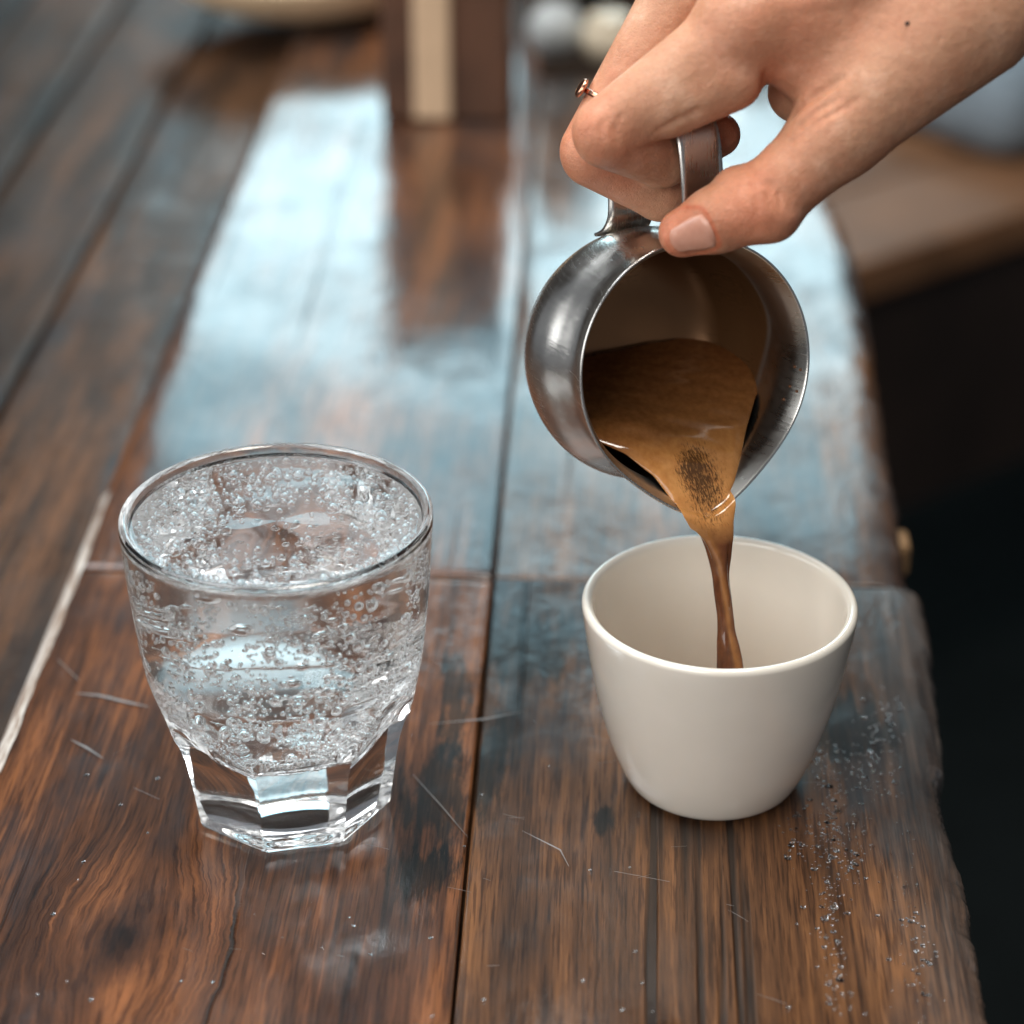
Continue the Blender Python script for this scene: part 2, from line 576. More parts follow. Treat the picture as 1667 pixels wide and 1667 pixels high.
# ------------------------------------------------------------------ blurred things behind
# upright wooden stand with a pale strip
s0, s1 = G(622, 196), G(832, 196)
ST = empty("wooden_stand", ((s0.x + s1.x) / 2, s0.y, 0))
tag(ST, "dark brown upright wooden stand with a pale strip, at the table's far end", "stand")
M_stand = plain("stand_wood", (0.085, 0.036, 0.018), 0.45, 0.35, 25)
M_strip = plain("pale_strip", (0.55, 0.38, 0.24), 0.6, 0.1, 30)
box("block", s0.x, s1.x, s0.y, s0.y + 0.05, 0.0005, 0.113, M_stand, ST, 0.002)
t0, t1 = G(676, 196), G(735, 196)
box("strip", t0.x, t1.x, s0.y - 0.004, s0.y + 0.001, 0.002, 0.111, M_strip, ST, 0.001)
# pale shallow wooden bowl
bw = G(470, 62)
bowl_pts = smooth_profile([(0.0, 0.004), (0.02, 0.0005), (0.034, 0.001), (0.056, 0.008), (0.072, 0.020), (0.077, 0.028), (0.074, 0.0285), (0.068, 0.020), (0.05, 0.010), (0.0, 0.007)], 5)
v, f = lathe(bowl_pts, 48)
M_bowl = plain("bowl_wood", (0.85, 0.63, 0.40), 0.5, 0.1, 30)
bo = mesh_obj("wooden_bowl", v, f, M_bowl)
bo.location = (bw.x, bw.y + 0.06, 0)
tag(bo, "pale round wooden bowl standing on the table's far end", "bowl")
# dark canister beyond the stand; pale pot shape added as a blurred highlight
M_can = plain("dark_metal", (0.16, 0.15, 0.135), 0.22, 0.2, 30, metallic=0.8)
M_glint = plain("beige_glint", (0.66, 0.55, 0.40), 0.35, 0.1, 30)
far_z = -0.75
def stool(name, cx, cy, top, r, mat, label):
    e = empty(name, (cx, cy, far_z))
    tag(e, label, "stool")
    v, f = lathe(smooth_profile([(0, top - .03), (r * .9, top - .03), (r, top - .022), (r, top - .006), (r * .96, top), (0, top)], 3), 40)
    keep_parent(mesh_obj("seat", v, f, mat), e).location = (cx, cy, 0)
    e.children[-1].matrix_parent_inverse = Matrix.Translation(e.location).inverted()
    for a in (45, 135, 225, 315):
        x, y = cx + r * .7 * math.cos(R(a)), cy + r * .7 * math.sin(R(a))
        box("leg", x - .014, x + .014, y - .014, y + .014, far_z, top - .032, mat, e)
    return e
cn = G(905, 128)
cv, cf = lathe(smooth_profile([(0, 0.0005), (0.018, 0.0005), (0.021, 0.004), (0.021, 0.075), (0.017, 0.086), (0.010, 0.090), (0.010, 0.105), (0.0, 0.106)], 4), 40)
can = mesh_obj("steel_canister", cv, cf, M_can)
can.location = (cn.x, cn.y + 0.075, 0)
tag(can, "small dark steel canister standing behind the brown wooden stand", "canister")
pt_ = G(990, 120)
cv, cf = lathe(smooth_profile([(0, 0.0005), (0.007, 0.0005), (0.012, 0.005), (0.0135, 0.012), (0.011, 0.020), (0.0095, 0.023), (0.0, 0.0225)], 4), 32)
pot = mesh_obj("beige_glint_pot", cv, cf, M_glint)
pot.location = (pt_.x, pt_.y + 0.02, 0)
sg = G(905, 88)  # grey pot shape added to give a round blurred highlight
cv, cf = lathe(smooth_profile([(0, 0.0005), (0.008, 0.0005), (0.0125, 0.005), (0.0145, 0.012), (0.012, 0.020), (0.006, 0.0245), (0.0, 0.025)], 4), 32)
sgo = mesh_obj("grey_glint_pot", cv, cf, plain("grey_glint", (0.42, 0.43, 0.42), 0.2, 0.1, 30))
sgo.location = (sg.x, sg.y, 0)
tag(sgo, "blurred grey highlight shaped as a small pot in front of the dark canister", "pot")
tag(pot, "blurred beige highlight shaped as a tiny pot beside the dark canister", "pot")
# bench beyond the table's right end
BZ = -0.27
be0, be1 = G(1395, 432, BZ), G(1700, 330, BZ)
M_bench = plain("bench_wood", (0.22, 0.105, 0.05), 0.4, 0.3, 14)
bench = empty("wooden_bench", (be0.x + .2, be0.y + .2, far_z))
tag(bench, "reddish brown wooden bench with a grey cushion beyond the table end", "bench")
dirx = (be1 - be0).normalized()
diry = Vector((-dirx.y, dirx.x, 0))
mt = Matrix((( dirx.x, diry.x, 0, be0.x), (dirx.y, diry.y, 0, be0.y), (0, 0, 1, 0), (0, 0, 0, 1)))
for k in range(3):
    o = box("seat_board", -0.25, 0.9, 0.115 * k, 0.115 * k + 0.11, BZ - 0.03, BZ, M_bench, None, 0.003)
    o.data.transform(mt); keep_parent(o, bench)
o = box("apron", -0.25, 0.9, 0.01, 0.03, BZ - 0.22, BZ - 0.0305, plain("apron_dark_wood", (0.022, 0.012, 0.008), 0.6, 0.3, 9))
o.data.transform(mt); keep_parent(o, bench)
cu = empty("seat_cushion", mt @ Vector((0.36, 0.2, BZ)))
tag(cu, "blue grey square cushion lying on the wooden bench", "cushion")
bm = bmesh.new(); box_bm(bm, 0.22, 0.52, 0.06, 0.33, BZ + 0.001, BZ + 0.075, 0.03, 5)
o = bm_obj("cover", bm, plain("cushion_cloth", (0.20, 0.24, 0.27), 0.9, 0.2, 60), None, True); o.data.transform(mt); keep_parent(o, cu)
for (x, y) in ((-.2, .05), (.8, .05), (-.2, .3), (.8, .3)):
    o = box("leg", x - .025, x + .025, y - .025, y + .025, far_z, BZ - 0.031, M_bench)
    o.data.transform(mt); keep_parent(o, bench)

# ------------------------------------------------------------------ espresso cup
m = NT("cream_porcelain")
n1 = m.noise(70, m.coords(), 3, 0.5)
m.l(m.ramp(n1, [(0.3, (0.84, 0.775, 0.675)), (0.7, (0.87, 0.805, 0.705))]), m.b.inputs['Base Color'])
m.set(Roughness=0.18, IOR=1.5, Coat_Weight=0.8, Coat_Roughness=0.04)
m.b.inputs['Subsurface Weight'].default_value = 0.08
m.b.inputs['Subsurface Radius'].default_value = (0.002, 0.0015, 0.001)
m.l(m.bump(m.noise(260, m.coords(), 2), 0.05, 0.0003), m.b.inputs['Coat Normal'])
M_cup = m.m
cup_c = G(1158, 1264)
K = 0.001
cup_prof = [(0, 1.6), (15, 1.6), (17.5, 0.4), (19.6, 0.3), (21.6, 1.3), (23.4, 4.2), (26.2, 11), (28.6, 19), (30.8, 28), (32.6, 37.5), (33.9, 46),
            (34.5, 51), (34.45, 52.6), (33.7, 53.4), (32.5, 53.1), (31.7, 51.6), (31.0, 46), (29.6, 37), (27.6, 27.5), (24.8, 18), (21.5, 10), (17, 6.2), (8, 5.2), (0, 5.0)]
v, f = lathe([(a * K, b * K) for a, b in smooth_profile(cup_prof, 6)], 128)
cup = mesh_obj("espresso_cup", v, f, M_cup)
cup.location = (cup_c.x, cup_c.y, 0)
tag(cup, "cream white porcelain espresso cup without handle, coffee being poured into it", "cup")

# ------------------------------------------------------------------ water glass
def glass_mat(name, ior, col=(1, 1, 1), rough=0.0):
    g = NT(name)
    g.set(IOR=ior, Roughness=rough, Transmission_Weight=1.0)
    g.b.inputs['Base Color'].default_value = (*col, 1)
    return g


gm = glass_mat("clear_glass", 1.5, (0.985, 0.995, 0.99))
gm.l(gm.bump(gm.noise(60, gm.coords(), 2), 0.06, 0.0008), gm.b.inputs['Normal'])
M_glass = gm.m
M_water = glass_mat("sparkling_water", 1.33).m
M_bub = glass_mat("gas_bubble", 0.76).m
gc = G(474, 1297)
GROT = R(-97)
NS = 8
GH = 79.0


def outer_round(z):
    return float(np.interp(z, [0, 20, 27, 34, 40, 46, 58, 70, 79], [31.4, 31.4, 32.0, 33.2, 34.5, 35.4, 36.6, 37.5, 38.0]))


def outer_oct(z):
    return float(np.interp(z, [0, 2, 12, 22, 28, 34, 40, 46], [23.3, 24.2, 25.6, 27.0, 28.4, 31.0, 34.8, 39.5]))


def outer_r(th, z):
    seg = 2 * math.pi / NS
    a = (th + math.pi * 4) % seg - seg / 2
    o = outer_oct(z + 3.0 * (2 * a / seg) ** 2 * min(1, max(0, (z - 14) / 14))) / math.cos(a * 0.97)
    r = outer_round(z)
    k = 0.9
    h = max(k - abs(o - r), 0) / k
    return min(o, r) - h * h * k / 4


def inner_r(z):
    return float(np.interp(z, [18.2, 18.6, 20, 23, 28, 34, 42, 55, 72, 77.5, 79], [0, 7, 12.5, 17.5, 22.6, 27.2, 31.6, 33.8, 35.1, 35.6, 36.3]))


SEG = 192
ZS = 1.055
v, f = [], []
rows = []


def add_row(fn):
    rows.append(len(v))
    for k in range(SEG):
        th = 2 * math.pi * k / SEG
        r, z = fn(th)
        v.append((r * K * math.cos(th), r * K * math.sin(th), z * K * ZS))


for r_, z_ in ((0.001, 2.0), (8, 1.9), (14, 1.6), (18, 0.95), (20.5, 0.35)):
    add_row(lambda th, r_=r_, z_=z_: (r_, z_))
add_row(lambda th: (outer_r(th, 0) - 1.0, 0.02))
add_row(lambda th: (outer_r(th, 0) - 0.25, 0.3))
for z_ in list(np.linspace(1.0, 50, 62)) + list(np.linspace(52, 77.2, 14)):
    add_row(lambda th, z_=z_: (outer_r(th, z_), z_))
for a in (35, 65, 90, 115, 150):       # rounded rim
    add_row(lambda th, a=a: (36.75 + 1.2 * math.cos(R(a)), 77.9 + 1.15 * math.sin(R(a))))
for z_ in list(np.linspace(77.2, 30, 30)) + list(np.linspace(29, 18.9, 16)) + [18.5]:
    add_row(lambda th, z_=z_: (max(inner_r(z_), 0.1), z_))
add_row(lambda th: (0.05, 18.2))
for a, b in zip(rows[:-1], rows[1:]):
    for k in range(SEG):
        k2 = (k + 1) % SEG
        f.append((a + k, a + k2, b + k2, b + k))
f.append(tuple(rows[0] + k for k in range(SEG - 1, -1, -1)))
f.append(tuple(rows[-1] + k for k in range(SEG)))
glass = mesh_obj("drinking_glass", v, f, M_glass)
glass.location = (gc.x, gc.y, 0)
glass.rotation_euler = (0, 0, GROT)
tag(glass, "clear faceted rocks glass with thick octagonal base, full of sparkling water", "glass")
try:
    glass.data.set_sharp_from_angle(angle=R(38))
except Exception:
    pass

WL = 76.4
v, f, rows = [], [], []
OV = 0.18
add_row(lambda th: (0.05, 18.2 - OV))
for z_ in [18.5] + list(np.linspace(18.9, 29, 12)) + list(np.linspace(30, WL + 0.6, 26)):
    add_row(lambda th, z_=z_: (max(inner_r(z_), 0.1) + OV, z_ if z_ > 19 else z_ - OV))
ri = inner_r(WL)
for r_, z_ in ((ri - 0.25, WL + 0.35), (ri - 0.8, WL + 0.12), (ri - 1.8, WL), (ri * .8, WL), (ri * .6, WL), (ri * .4, WL), (ri * .2, WL), (0.05, WL)):
    add_row(lambda th, r_=r_, z_=z_: (r_, z_ + (0.16 * math.sin(3 * th + r_ * .35) * math.sin(r_ * 0.2) if r_ < ri - 2 else 0)))
for a, b in zip(rows[:-1], rows[1:]):
    for k in range(SEG):
        k2 = (k + 1) % SEG
        f.append((a + k, a + k2, b + k2, b + k))
f.append(tuple(rows[0] + k for k in range(SEG - 1, -1, -1)))
f.append(tuple(rows[-1] + k for k in range(SEG)))
W = empty("sparkling_water", (gc.x, gc.y, 18.2 * K))
tag(W, "clear sparkling water crowded with bubbles, filling the faceted glass", "water", kind="thing")
wo = mesh_obj("liquid", v, f, M_water)
wo.location = (gc.x, gc.y, 0)
wo.parent = W; wo.matrix_parent_inverse = Matrix.Translation(W.location).inverted()

# bubbles
tocam = math.atan2(-gc.y, -gc.x)
bubs = []


def try_add(x, y, z, r, minfac=0.95):
    for (a, b, c, q) in bubs:
        if (a - x) ** 2 + (b - y) ** 2 + (c - z) ** 2 < ((q + r) * minfac) ** 2:
            return False
    bubs.append((x, y, z, r))
    return True


def surf_density(x, y):                # bubbles gather at the back and the left, clear pool in the middle-front
    d = Vector((x, y)).length / ri
    ang = math.atan2(y, x)
    front = math.cos(ang - tocam) * d
    right = math.sin(ang - tocam) * d   # + = camera's right
    p = 0.85 if d > 0.86 else 0.55 - 0.5 * max(0, front) - 0.35 * max(0, right)
    if ((front - 0.15) / 0.38) ** 2 + ((right - 0.12) / 0.5) ** 2 < 1: p *= 0.10
    return p


n_try = 0
while n_try < 9000 and len(bubs) < 520:
    n_try += 1
    rr_ = ri * math.sqrt(random.random()) * 0.985
    th = random.uniform(0, 2 * math.pi)
    x, y = rr_ * math.cos(th), rr_ * math.sin(th)
    if random.random() > surf_density(x, y): continue
    r = min(1.75, 0.42 + random.expovariate(1 / 0.36))
    if rr_ + r > ri - 0.9: continue
    try_add(x, y, WL + 0.15 * r, r, 0.86)
surf = bubs
bubs = []
n_try = 0
while n_try < 9000:                    # clinging to the wall, thickest on the lower half
    n_try += 1
    z = 20.5 + 53 * random.random() ** 1.15
    th = tocam + random.gauss(0, 1.25)
    r = min(1.6, 0.36 + random.expovariate(1 / 0.42))
    clump = math.sin(th * 5 + z * .21) + math.sin(th * 11 - z * 0.13 + 1.0) + 0.6 * math.sin(z * 0.5 + th * 3)
    if clump < random.uniform(-1.3, 1.3): continue
    ra = inner_r(z) - r - 0.10
    if ra < 0 or z - r < 19.3 or z + r > WL - 1.0: continue
    try_add(ra * math.cos(th), ra * math.sin(th), z, r, 0.90)
for k in range(240):                   # floating free
    z = random.uniform(24, 71)
    th = random.uniform(0, 6.28)
    r = min(1.0, 0.2 + random.expovariate(1 / 0.25))
    ra = (inner_r(z) - r - 0.8) * math.sqrt(random.random())
    try_add(ra * math.cos(th), ra * math.sin(th), z, r)
order = sorted(range(len(bubs)), key=lambda i: -bubs[i][3])
BIG = 150
bm = bmesh.new()
bmesh.ops.create_icosphere(bm, subdivisions=3, radius=1.0)
for fc in bm.faces: fc.smooth = True
bub_me = bpy.data.meshes.new("bubble")
bm.to_mesh(bub_me); bm.free()
bub_me.materials.append(M_bub)
for i in order[:BIG]:
    x, y, z, r = bubs[i]
    o = bpy.data.objects.new("bubble", bub_me)
    C.objects.link(o)
    o.parent = W
    o.matrix_parent_inverse = Matrix.Translation(W.location).inverted()
    o.location = (gc.x + x * K, gc.y + y * K, z * K * ZS)
    s = r * K
    o.scale = (s, s, s * (0.85 if z > WL - 4 else 1.0))
bm = bmesh.new()
bmesh.ops.create_icosphere(bm, subdivisions=2, radius=1.0)
bv = np.array([q.co[:] for q in bm.verts]); bf = np.array([[q.index for q in fc.verts] for fc in bm.faces]); bm.free()
av, af, base_i = [], [], 0
for i in order[BIG:]:
    x, y, z, r = bubs[i]
    av.append(bv * r * K + np.array([x * K, y * K, z * K * ZS])); af.append(bf + base_i); base_i += len(bv)
ob = mesh_obj("fine_bubbles", np.concatenate(av).tolist(), np.concatenate(af).tolist(), M_bub)
ob.location = (gc.x, gc.y, 0)
ob.parent = W; ob.matrix_parent_inverse = Matrix.Translation(W.location).inverted()
ob["kind"] = "stuff"
# bubbles standing on the surface: thin domes of water
bm = bmesh.new()
bmesh.ops.create_icosphere(bm, subdivisions=3, radius=1.0)
r2 = bmesh.ops.create_icosphere(bm, subdivisions=3, radius=0.90)
fs2 = {fc for q in r2['verts'] for fc in q.link_faces}
bmesh.ops.reverse_faces(bm, faces=list(fs2))
for fc in bm.faces: fc.smooth = True
dome_me = bpy.data.meshes.new("surface_bubble")
bm.to_mesh(dome_me); bm.free()
dome_me.materials.append(M_water)
dvv = np.array([q.co[:] for q in dome_me.vertices]); dff = np.array([list(p.vertices) for p in dome_me.polygons])
surf.sort(key=lambda q: -q[3])
for x, y, z, r in surf[:150]:
    o = bpy.data.objects.new("surface_bubble", dome_me)
    C.objects.link(o)
    o.parent = W
    o.matrix_parent_inverse = Matrix.Translation(W.location).inverted()
    o.location = (gc.x + x * K, gc.y + y * K, z * K + WL * K * (ZS - 1))
    o.scale = (r * K, r * K, r * K * 0.9)
av, af, base_i = [], [], 0
for x, y, z, r in surf[150:]:
    av.append(dvv * r * K + np.array([x * K, y * K, z * K + WL * K * (ZS - 1)])); af.append(dff + base_i); base_i += len(dvv)
if av:
    ob = mesh_obj("surface_foam", np.concatenate(av).tolist(), np.concatenate(af).tolist(), M_water)
    ob.location = (gc.x, gc.y, 0)
    ob.parent = W; ob.matrix_parent_inverse = Matrix.Translation(W.location).inverted()
    ob["kind"] = "stuff"

# ------------------------------------------------------------------ pitcher
PD = 0.580
PC = P(1135, 600, PD)
nvec = cam_to_world(0.42, -0.20, 0.885)
uimg = cam_to_world(-0.20, 0.98, 0.0)
uvec = (uimg - nvec * uimg.dot(nvec)).normalized()     # away from the spout, towards the handle
wvec = uvec.cross(nvec).normalized()                    # to the camera's right
PM = Matrix(((wvec.x, uvec.x, nvec.x, PC.x), (wvec.y, uvec.y, nvec.y, PC.y), (wvec.z, uvec.z, nvec.z, PC.z), (0, 0, 0, 1)))
PMI = PM.inverted()

body_tab = [(0, 31.8), (-1.5, 31.0), (-4, 29.9), (-9, 29.0), (-15, 30.0), (-22, 31.6), (-29, 31.7), (-37, 29.0), (-42, 26.0), (-45.5, 22.5), (-47.2, 19.0)]
ba = [-t[0] for t in body_tab]; br = [t[1] for t in body_tab]
dense = smooth_profile([(-a, r) for a, r in zip(ba, br)], 6)
dA = np.array([-d[0] for d in dense]); dR = np.array([d[1] for d in dense])


def body_r(a, th):                     # a <= 0 mm along the axis, th angle in (w, u); the spout is at -u
    r = float(np.interp(-a, dA, dR))
    d = abs((th + math.pi / 2 + math.pi) % (2 * math.pi) - math.pi)
    fall = max(0.0, 1 + a / 17.0)
    fall = fall * fall * (3 - 2 * fall)
    return r + (4.6 * math.exp(-(d / 0.42) ** 2) + 1.2 * math.exp(-(d / 0.16) ** 2)) * fall


def steel(name, rough, brush, tint=(0.72, 0.69, 0.645)):
    s = NT(name)
    nz = s.noise(1.0, s.coords(brush), 4, 0.6)
    sm = s.noise(45, s.coords(), 4, 0.6)
    c = s.ramp(sm, [(0.35, tuple(t * 0.86 for t in tint)), (0.7, tint)])
    s.l(c, s.b.inputs['Base Color'])
    s.set(Metallic=1.0)
    r = s.math('ADD', s.ramp(sm, [(0.3, rough * 0.75), (0.75, rough * 1.35)]), s.math('MULTIPLY', s.math('SUBTRACT', nz, 0.5), rough * 0.6))
    s.l(r, s.b.inputs['Roughness'])
    b = s.bump(nz, 0.22, 0.00015)
    b = s.bump(s.noise(28, s.coords(), 2), 0.10, 0.002, b)
    s.l(b, s.b.inputs['Normal'])
    return s.m


M_steel = steel("brushed_steel", 0.24, (120, 120, 2600))
M_steel_in = steel("steel_inside", 0.32, (120, 120, 2200), (0.58, 0.56, 0.52))
si = M_steel_in.node_tree                 # brown film of coffee left deep inside
sb_ = si.nodes["Principled BSDF"]
fa_ = si.nodes.new('ShaderNodeAttribute'); fa_.attribute_name = "film"
mx = si.nodes.new('ShaderNodeMix'); mx.data_type = 'RGBA'
src = sb_.inputs['Base Color'].links[0].from_socket
si.links.new(fa_.outputs['Fac'], mx.inputs[0]); si.links.new(src, mx.inputs[6]); mx.inputs[7].default_value = (0.19, 0.090, 0.036, 1)
si.links.new(mx.outputs[2], sb_.inputs['Base Color'])
mt_ = si.nodes.new('ShaderNodeMath'); mt_.operation = 'MULTIPLY_ADD'
si.links.new(fa_.outputs['Fac'], mt_.inputs[0]); mt_.inputs[1].default_value = -0.45; mt_.inputs[2].default_value = 1.0
si.links.new(mt_.outputs[0], sb_.inputs['Metallic'])
M_strap = steel("strap_steel", 0.28, (2200, 90, 90))
pitcher = empty("steel_pitcher", PC)
tag(pitcher, "small brushed steel creamer pitcher tilted over the cup, spout down", "pitcher")
v, f, rows = [], [], []
SG = 144


def prow(a, off, fixed=None):
    rows.append(len(v))
    for k in range(SG):
        th = 2 * math.pi * k / SG
        r = fixed if fixed is not None else body_r(a, th) - off
        v.append(PM @ Vector((r * K * math.cos(th), r * K * math.sin(th), a * K)))


aa = [0, -0.4] + list(np.linspace(-1.2, -47.2, 56))
for rr_ in (0.3, 8, 16):
    prow(-48.6, 0, rr_)
prow(-48.4, 0, 17.9)
for a in reversed(aa): prow(a, 0)
prow(0.32, 0.28)
inner_start = len(rows)
for a in aa[:-10]: prow(a, 0.65)
for a, rr_ in ((-41.2, 25.2), (-43.0, 22.6), (-44.4, 19.4), (-45.4, 15.5), (-46.1, 10.5), (-46.4, 5), (-46.5, 0.3)): prow(a, 0, rr_)
for a, b in zip(rows[:-1], rows[1:]):
    for k in range(SG):
        k2 = (k + 1) % SG
        f.append((a + k, a + k2, b + k2, b + k))
f.append(tuple(rows[0] + k for k in range(SG - 1, -1, -1)))
f.append(tuple(rows[-1] + k for k in range(SG)))
pb = mesh_obj("body", v, f, M_steel)
pb.data.materials.append(M_steel_in)
mi = [0] * len(f)
for q in range((inner_start) * SG, len(f)): mi[q] = 1
pb.data.polygons.foreach_set("material_index", mi)
keep_parent(pb, pitcher)
film = []
for q in pb.data.vertices:
    lq = PMI @ q.co
    an = math.atan2(lq.y, lq.x)
    wob_ = 2.5 * math.sin(an * 3 + 1) + 1.2 * math.sin(an * 7)
    film.append(min(1.0, max(0.0, (-lq.z / K - 7.5 + wob_ - 11 * max(0, math.cos(an + 0.6))) / 4.0)))
pb.data.attributes.new("film", 'FLOAT', 'POINT').data.foreach_set("value", film)
# strap handle: (a, b) path in the plane of axis and up
hp = smooth_profile([(-2.5, 29.6), (-2.6, 36), (-2.2, 46), (-3.2, 56), (-8.0, 62.0), (-15, 63.2), (-23.5, 60), (-28.0, 51), (-28.8, 41), (-29.2, 35.0), (-32.0, 31.4), (-36, 29.8)], 8)
hv, hf = [], []
for i, (a, b) in enumerate(hp):
    a0, b0_ = hp[max(0, i - 1)]; a1, b1_ = hp[min(len(hp) - 1, i + 1)]
    tx, ty = a1 - a0, b1_ - b0_
    L = math.hypot(tx, ty); nx_, ny_ = -ty / L, tx / L
    tt = i / (len(hp) - 1)
    hw = 5.7 + 1.4 * max(0, tt - 0.72) / 0.28 + 0.8 * max(0, 0.1 - tt) / 0.1
    th_ = 0.55
    prof = []
    for q in range(9):
        s = -1 + 2 * q / 8
        prof.append((s * hw, th_ - 0.16 * s ** 6 - 0.25 * (s * s)))
    for q in range(9):
        s = 1 - 2 * q / 8
        prof.append((s * hw, -th_ + 0.16 * s ** 6 - 0.25 * (s * s)))
    for (wv_, o_) in prof:
        hv.append(PM @ Vector((wv_ * K + 5.8 * K * min(1, max(0, (a + 27) / 22)), (b + ny_ * o_) * K, (a + nx_ * o_) * K)))
    if i:
        for q in range(18):
            hf.append(((i - 1) * 18 + q, (i - 1) * 18 + (q + 1) % 18, i * 18 + (q + 1) % 18, i * 18 + q))
hf.append(tuple(range(17, -1, -1))); hf.append(tuple(range((len(hp) - 1) * 18, len(hp) * 18)))
keep_parent(mesh_obj("handle", hv, hf, M_strap), pitcher)
# coffee splash dots on the inner lip
M_dot = plain("coffee_dot", (0.16, 0.06, 0.02), 0.3, 0.1, 100)
for (px, py) in ((1294, 597), (1303, 602), (1286, 629), (1297, 637), (1276, 650)):
    # find the inner wall point behind this pixel
    o_, d_ = PMI @ CL, (PMI.to_3x3() @ cdir(px, py)).normalized()
    best = None
    for s in np.linspace(0.5, 0.66, 9000):
        q = o_ + d_ * s
        a = q.z / K
        if a > 0 or a < -46: continue
        th = math.atan2(q.y, q.x)
        if math.hypot(q.x, q.y) / K > body_r(a, th) - 0.75:
            best = PM @ q
            break
    if best is not None:
        bm = bmesh.new(); bmesh.ops.create_icosphere(bm, subdivisions=2, radius=0.0004)
        o = bm_obj("coffee_speck", bm, M_dot, None, True); o.location = best; keep_parent(o, pitcher)

# ------------------------------------------------------------------ coffee
lip_th = -math.pi / 2
lip = PM @ Vector((0, -(body_r(0, lip_th) - 0.8) * K, 0))
inward = Vector((-nvec.x, -nvec.y, 0)).normalized()
side = Vector((-inward.y, inward.x, 0))
if side.dot(wvec) < 0: side = -side


def surf_z(t):                         # rise of the flowing surface above the lip, t mm inward
    return float(np.interp(t, [-2, 0, 4, 9, 15, 22, 32, 44, 60], [-1.6, 1.0, 5.6, 10.2, 14.4, 17.6, 20.2, 22.4, 24.0]))


def inside(p, off=0.75):
    q = PMI @ p
    a = q.z / K
    if a > -0.05: return False
    if a < -46.9: return False
    return math.hypot(q.x, q.y) / K < body_r(a, math.atan2(q.y, q.x)) - off


cm = NT("crema_coffee")
cat_ = cm.n('ShaderNodeAttribute', attribute_name="flow")
spl = cm.n('ShaderNodeSeparateColor'); cm.l(cat_.outputs['Color'], spl.inputs[0])
nf = cm.noise(1.0, cm.coords((500, 500, 220)), 4, 0.6)
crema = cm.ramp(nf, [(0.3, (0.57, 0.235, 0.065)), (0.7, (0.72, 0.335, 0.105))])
body_shade_c = cm.ramp(nf, [(0.3, (0.080, 0.024, 0.008)), (0.7, (0.150, 0.048, 0.015))])  # dark coffee colour, also carries the shade inside the pitcher
colr = cm.mix(spl.outputs[0], crema, body_shade_c)
fc_ = cm.n('ShaderNodeAttribute', attribute_name="flowpos")
fm_ = cm.n('ShaderNodeMapping'); fm_.inputs['Scale'].default_value = (2.3, 0.62, 1.0); cm.l(fc_.outputs['Vector'], fm_.inputs[0])
spk = cm.noise(1.0, fm_.outputs[0], 5, 0.72, 0.4)
th_ = cm.math('ADD', spk, cm.math('MULTIPLY', cm.math('SUBTRACT', spl.outputs[1], 0.5), 0.50))
dk = cm.ramp(th_, [(0.54, 0.0), (0.70, 1.0)])
colr = cm.mix(cm.math('MULTIPLY', dk, 0.85), colr, (0.030, 0.014, 0.007))
cm.l(colr, cm.b.inputs['Base Color'])
cm.set(Roughness=0.12, IOR=1.34, Coat_Weight=0.5, Coat_Roughness=0.04)
cm.b.inputs['Subsurface Weight'].default_value = 0.12
cm.b.inputs['Subsurface Radius'].default_value = (0.002, 0.0008, 0.0003)
cm.l(cm.bump(cm.noise(1.0, cm.coords((260, 260, 60)), 3), 0.04, 0.0006), cm.b.inputs['Normal'])
M_cof = cm.m


def set_flow(o, cols):
    at = o.data.color_attributes.new("flow", 'FLOAT_COLOR', 'POINT')
    at.data.foreach_set("color", np.array(cols, dtype=np.float32).ravel())


coffee = empty("poured_coffee", (cup_c.x, cup_c.y, 0.0055))
tag(coffee, "brown coffee with golden crema flowing from pitcher spout into the cup", "coffee")


def proj(p):
    q = CR.inverted() @ (p - CL)
    return (HALF + FPX * q.x / -q.z, HALF - FPX * q.y / -q.z)


def speck(p):
    x, y = proj(p)
    cx_ = 1150 + (y - 790) * 0.12
    g = 0.84 * math.exp(-(((x - cx_) / 46) ** 2) - (((y - 800) / 92) ** 2)) + 0.45 * math.exp(-(((x - 1118) / 30) ** 2) - (((y - 755) / 40) ** 2))
    g = min(1.0, g)
    return g


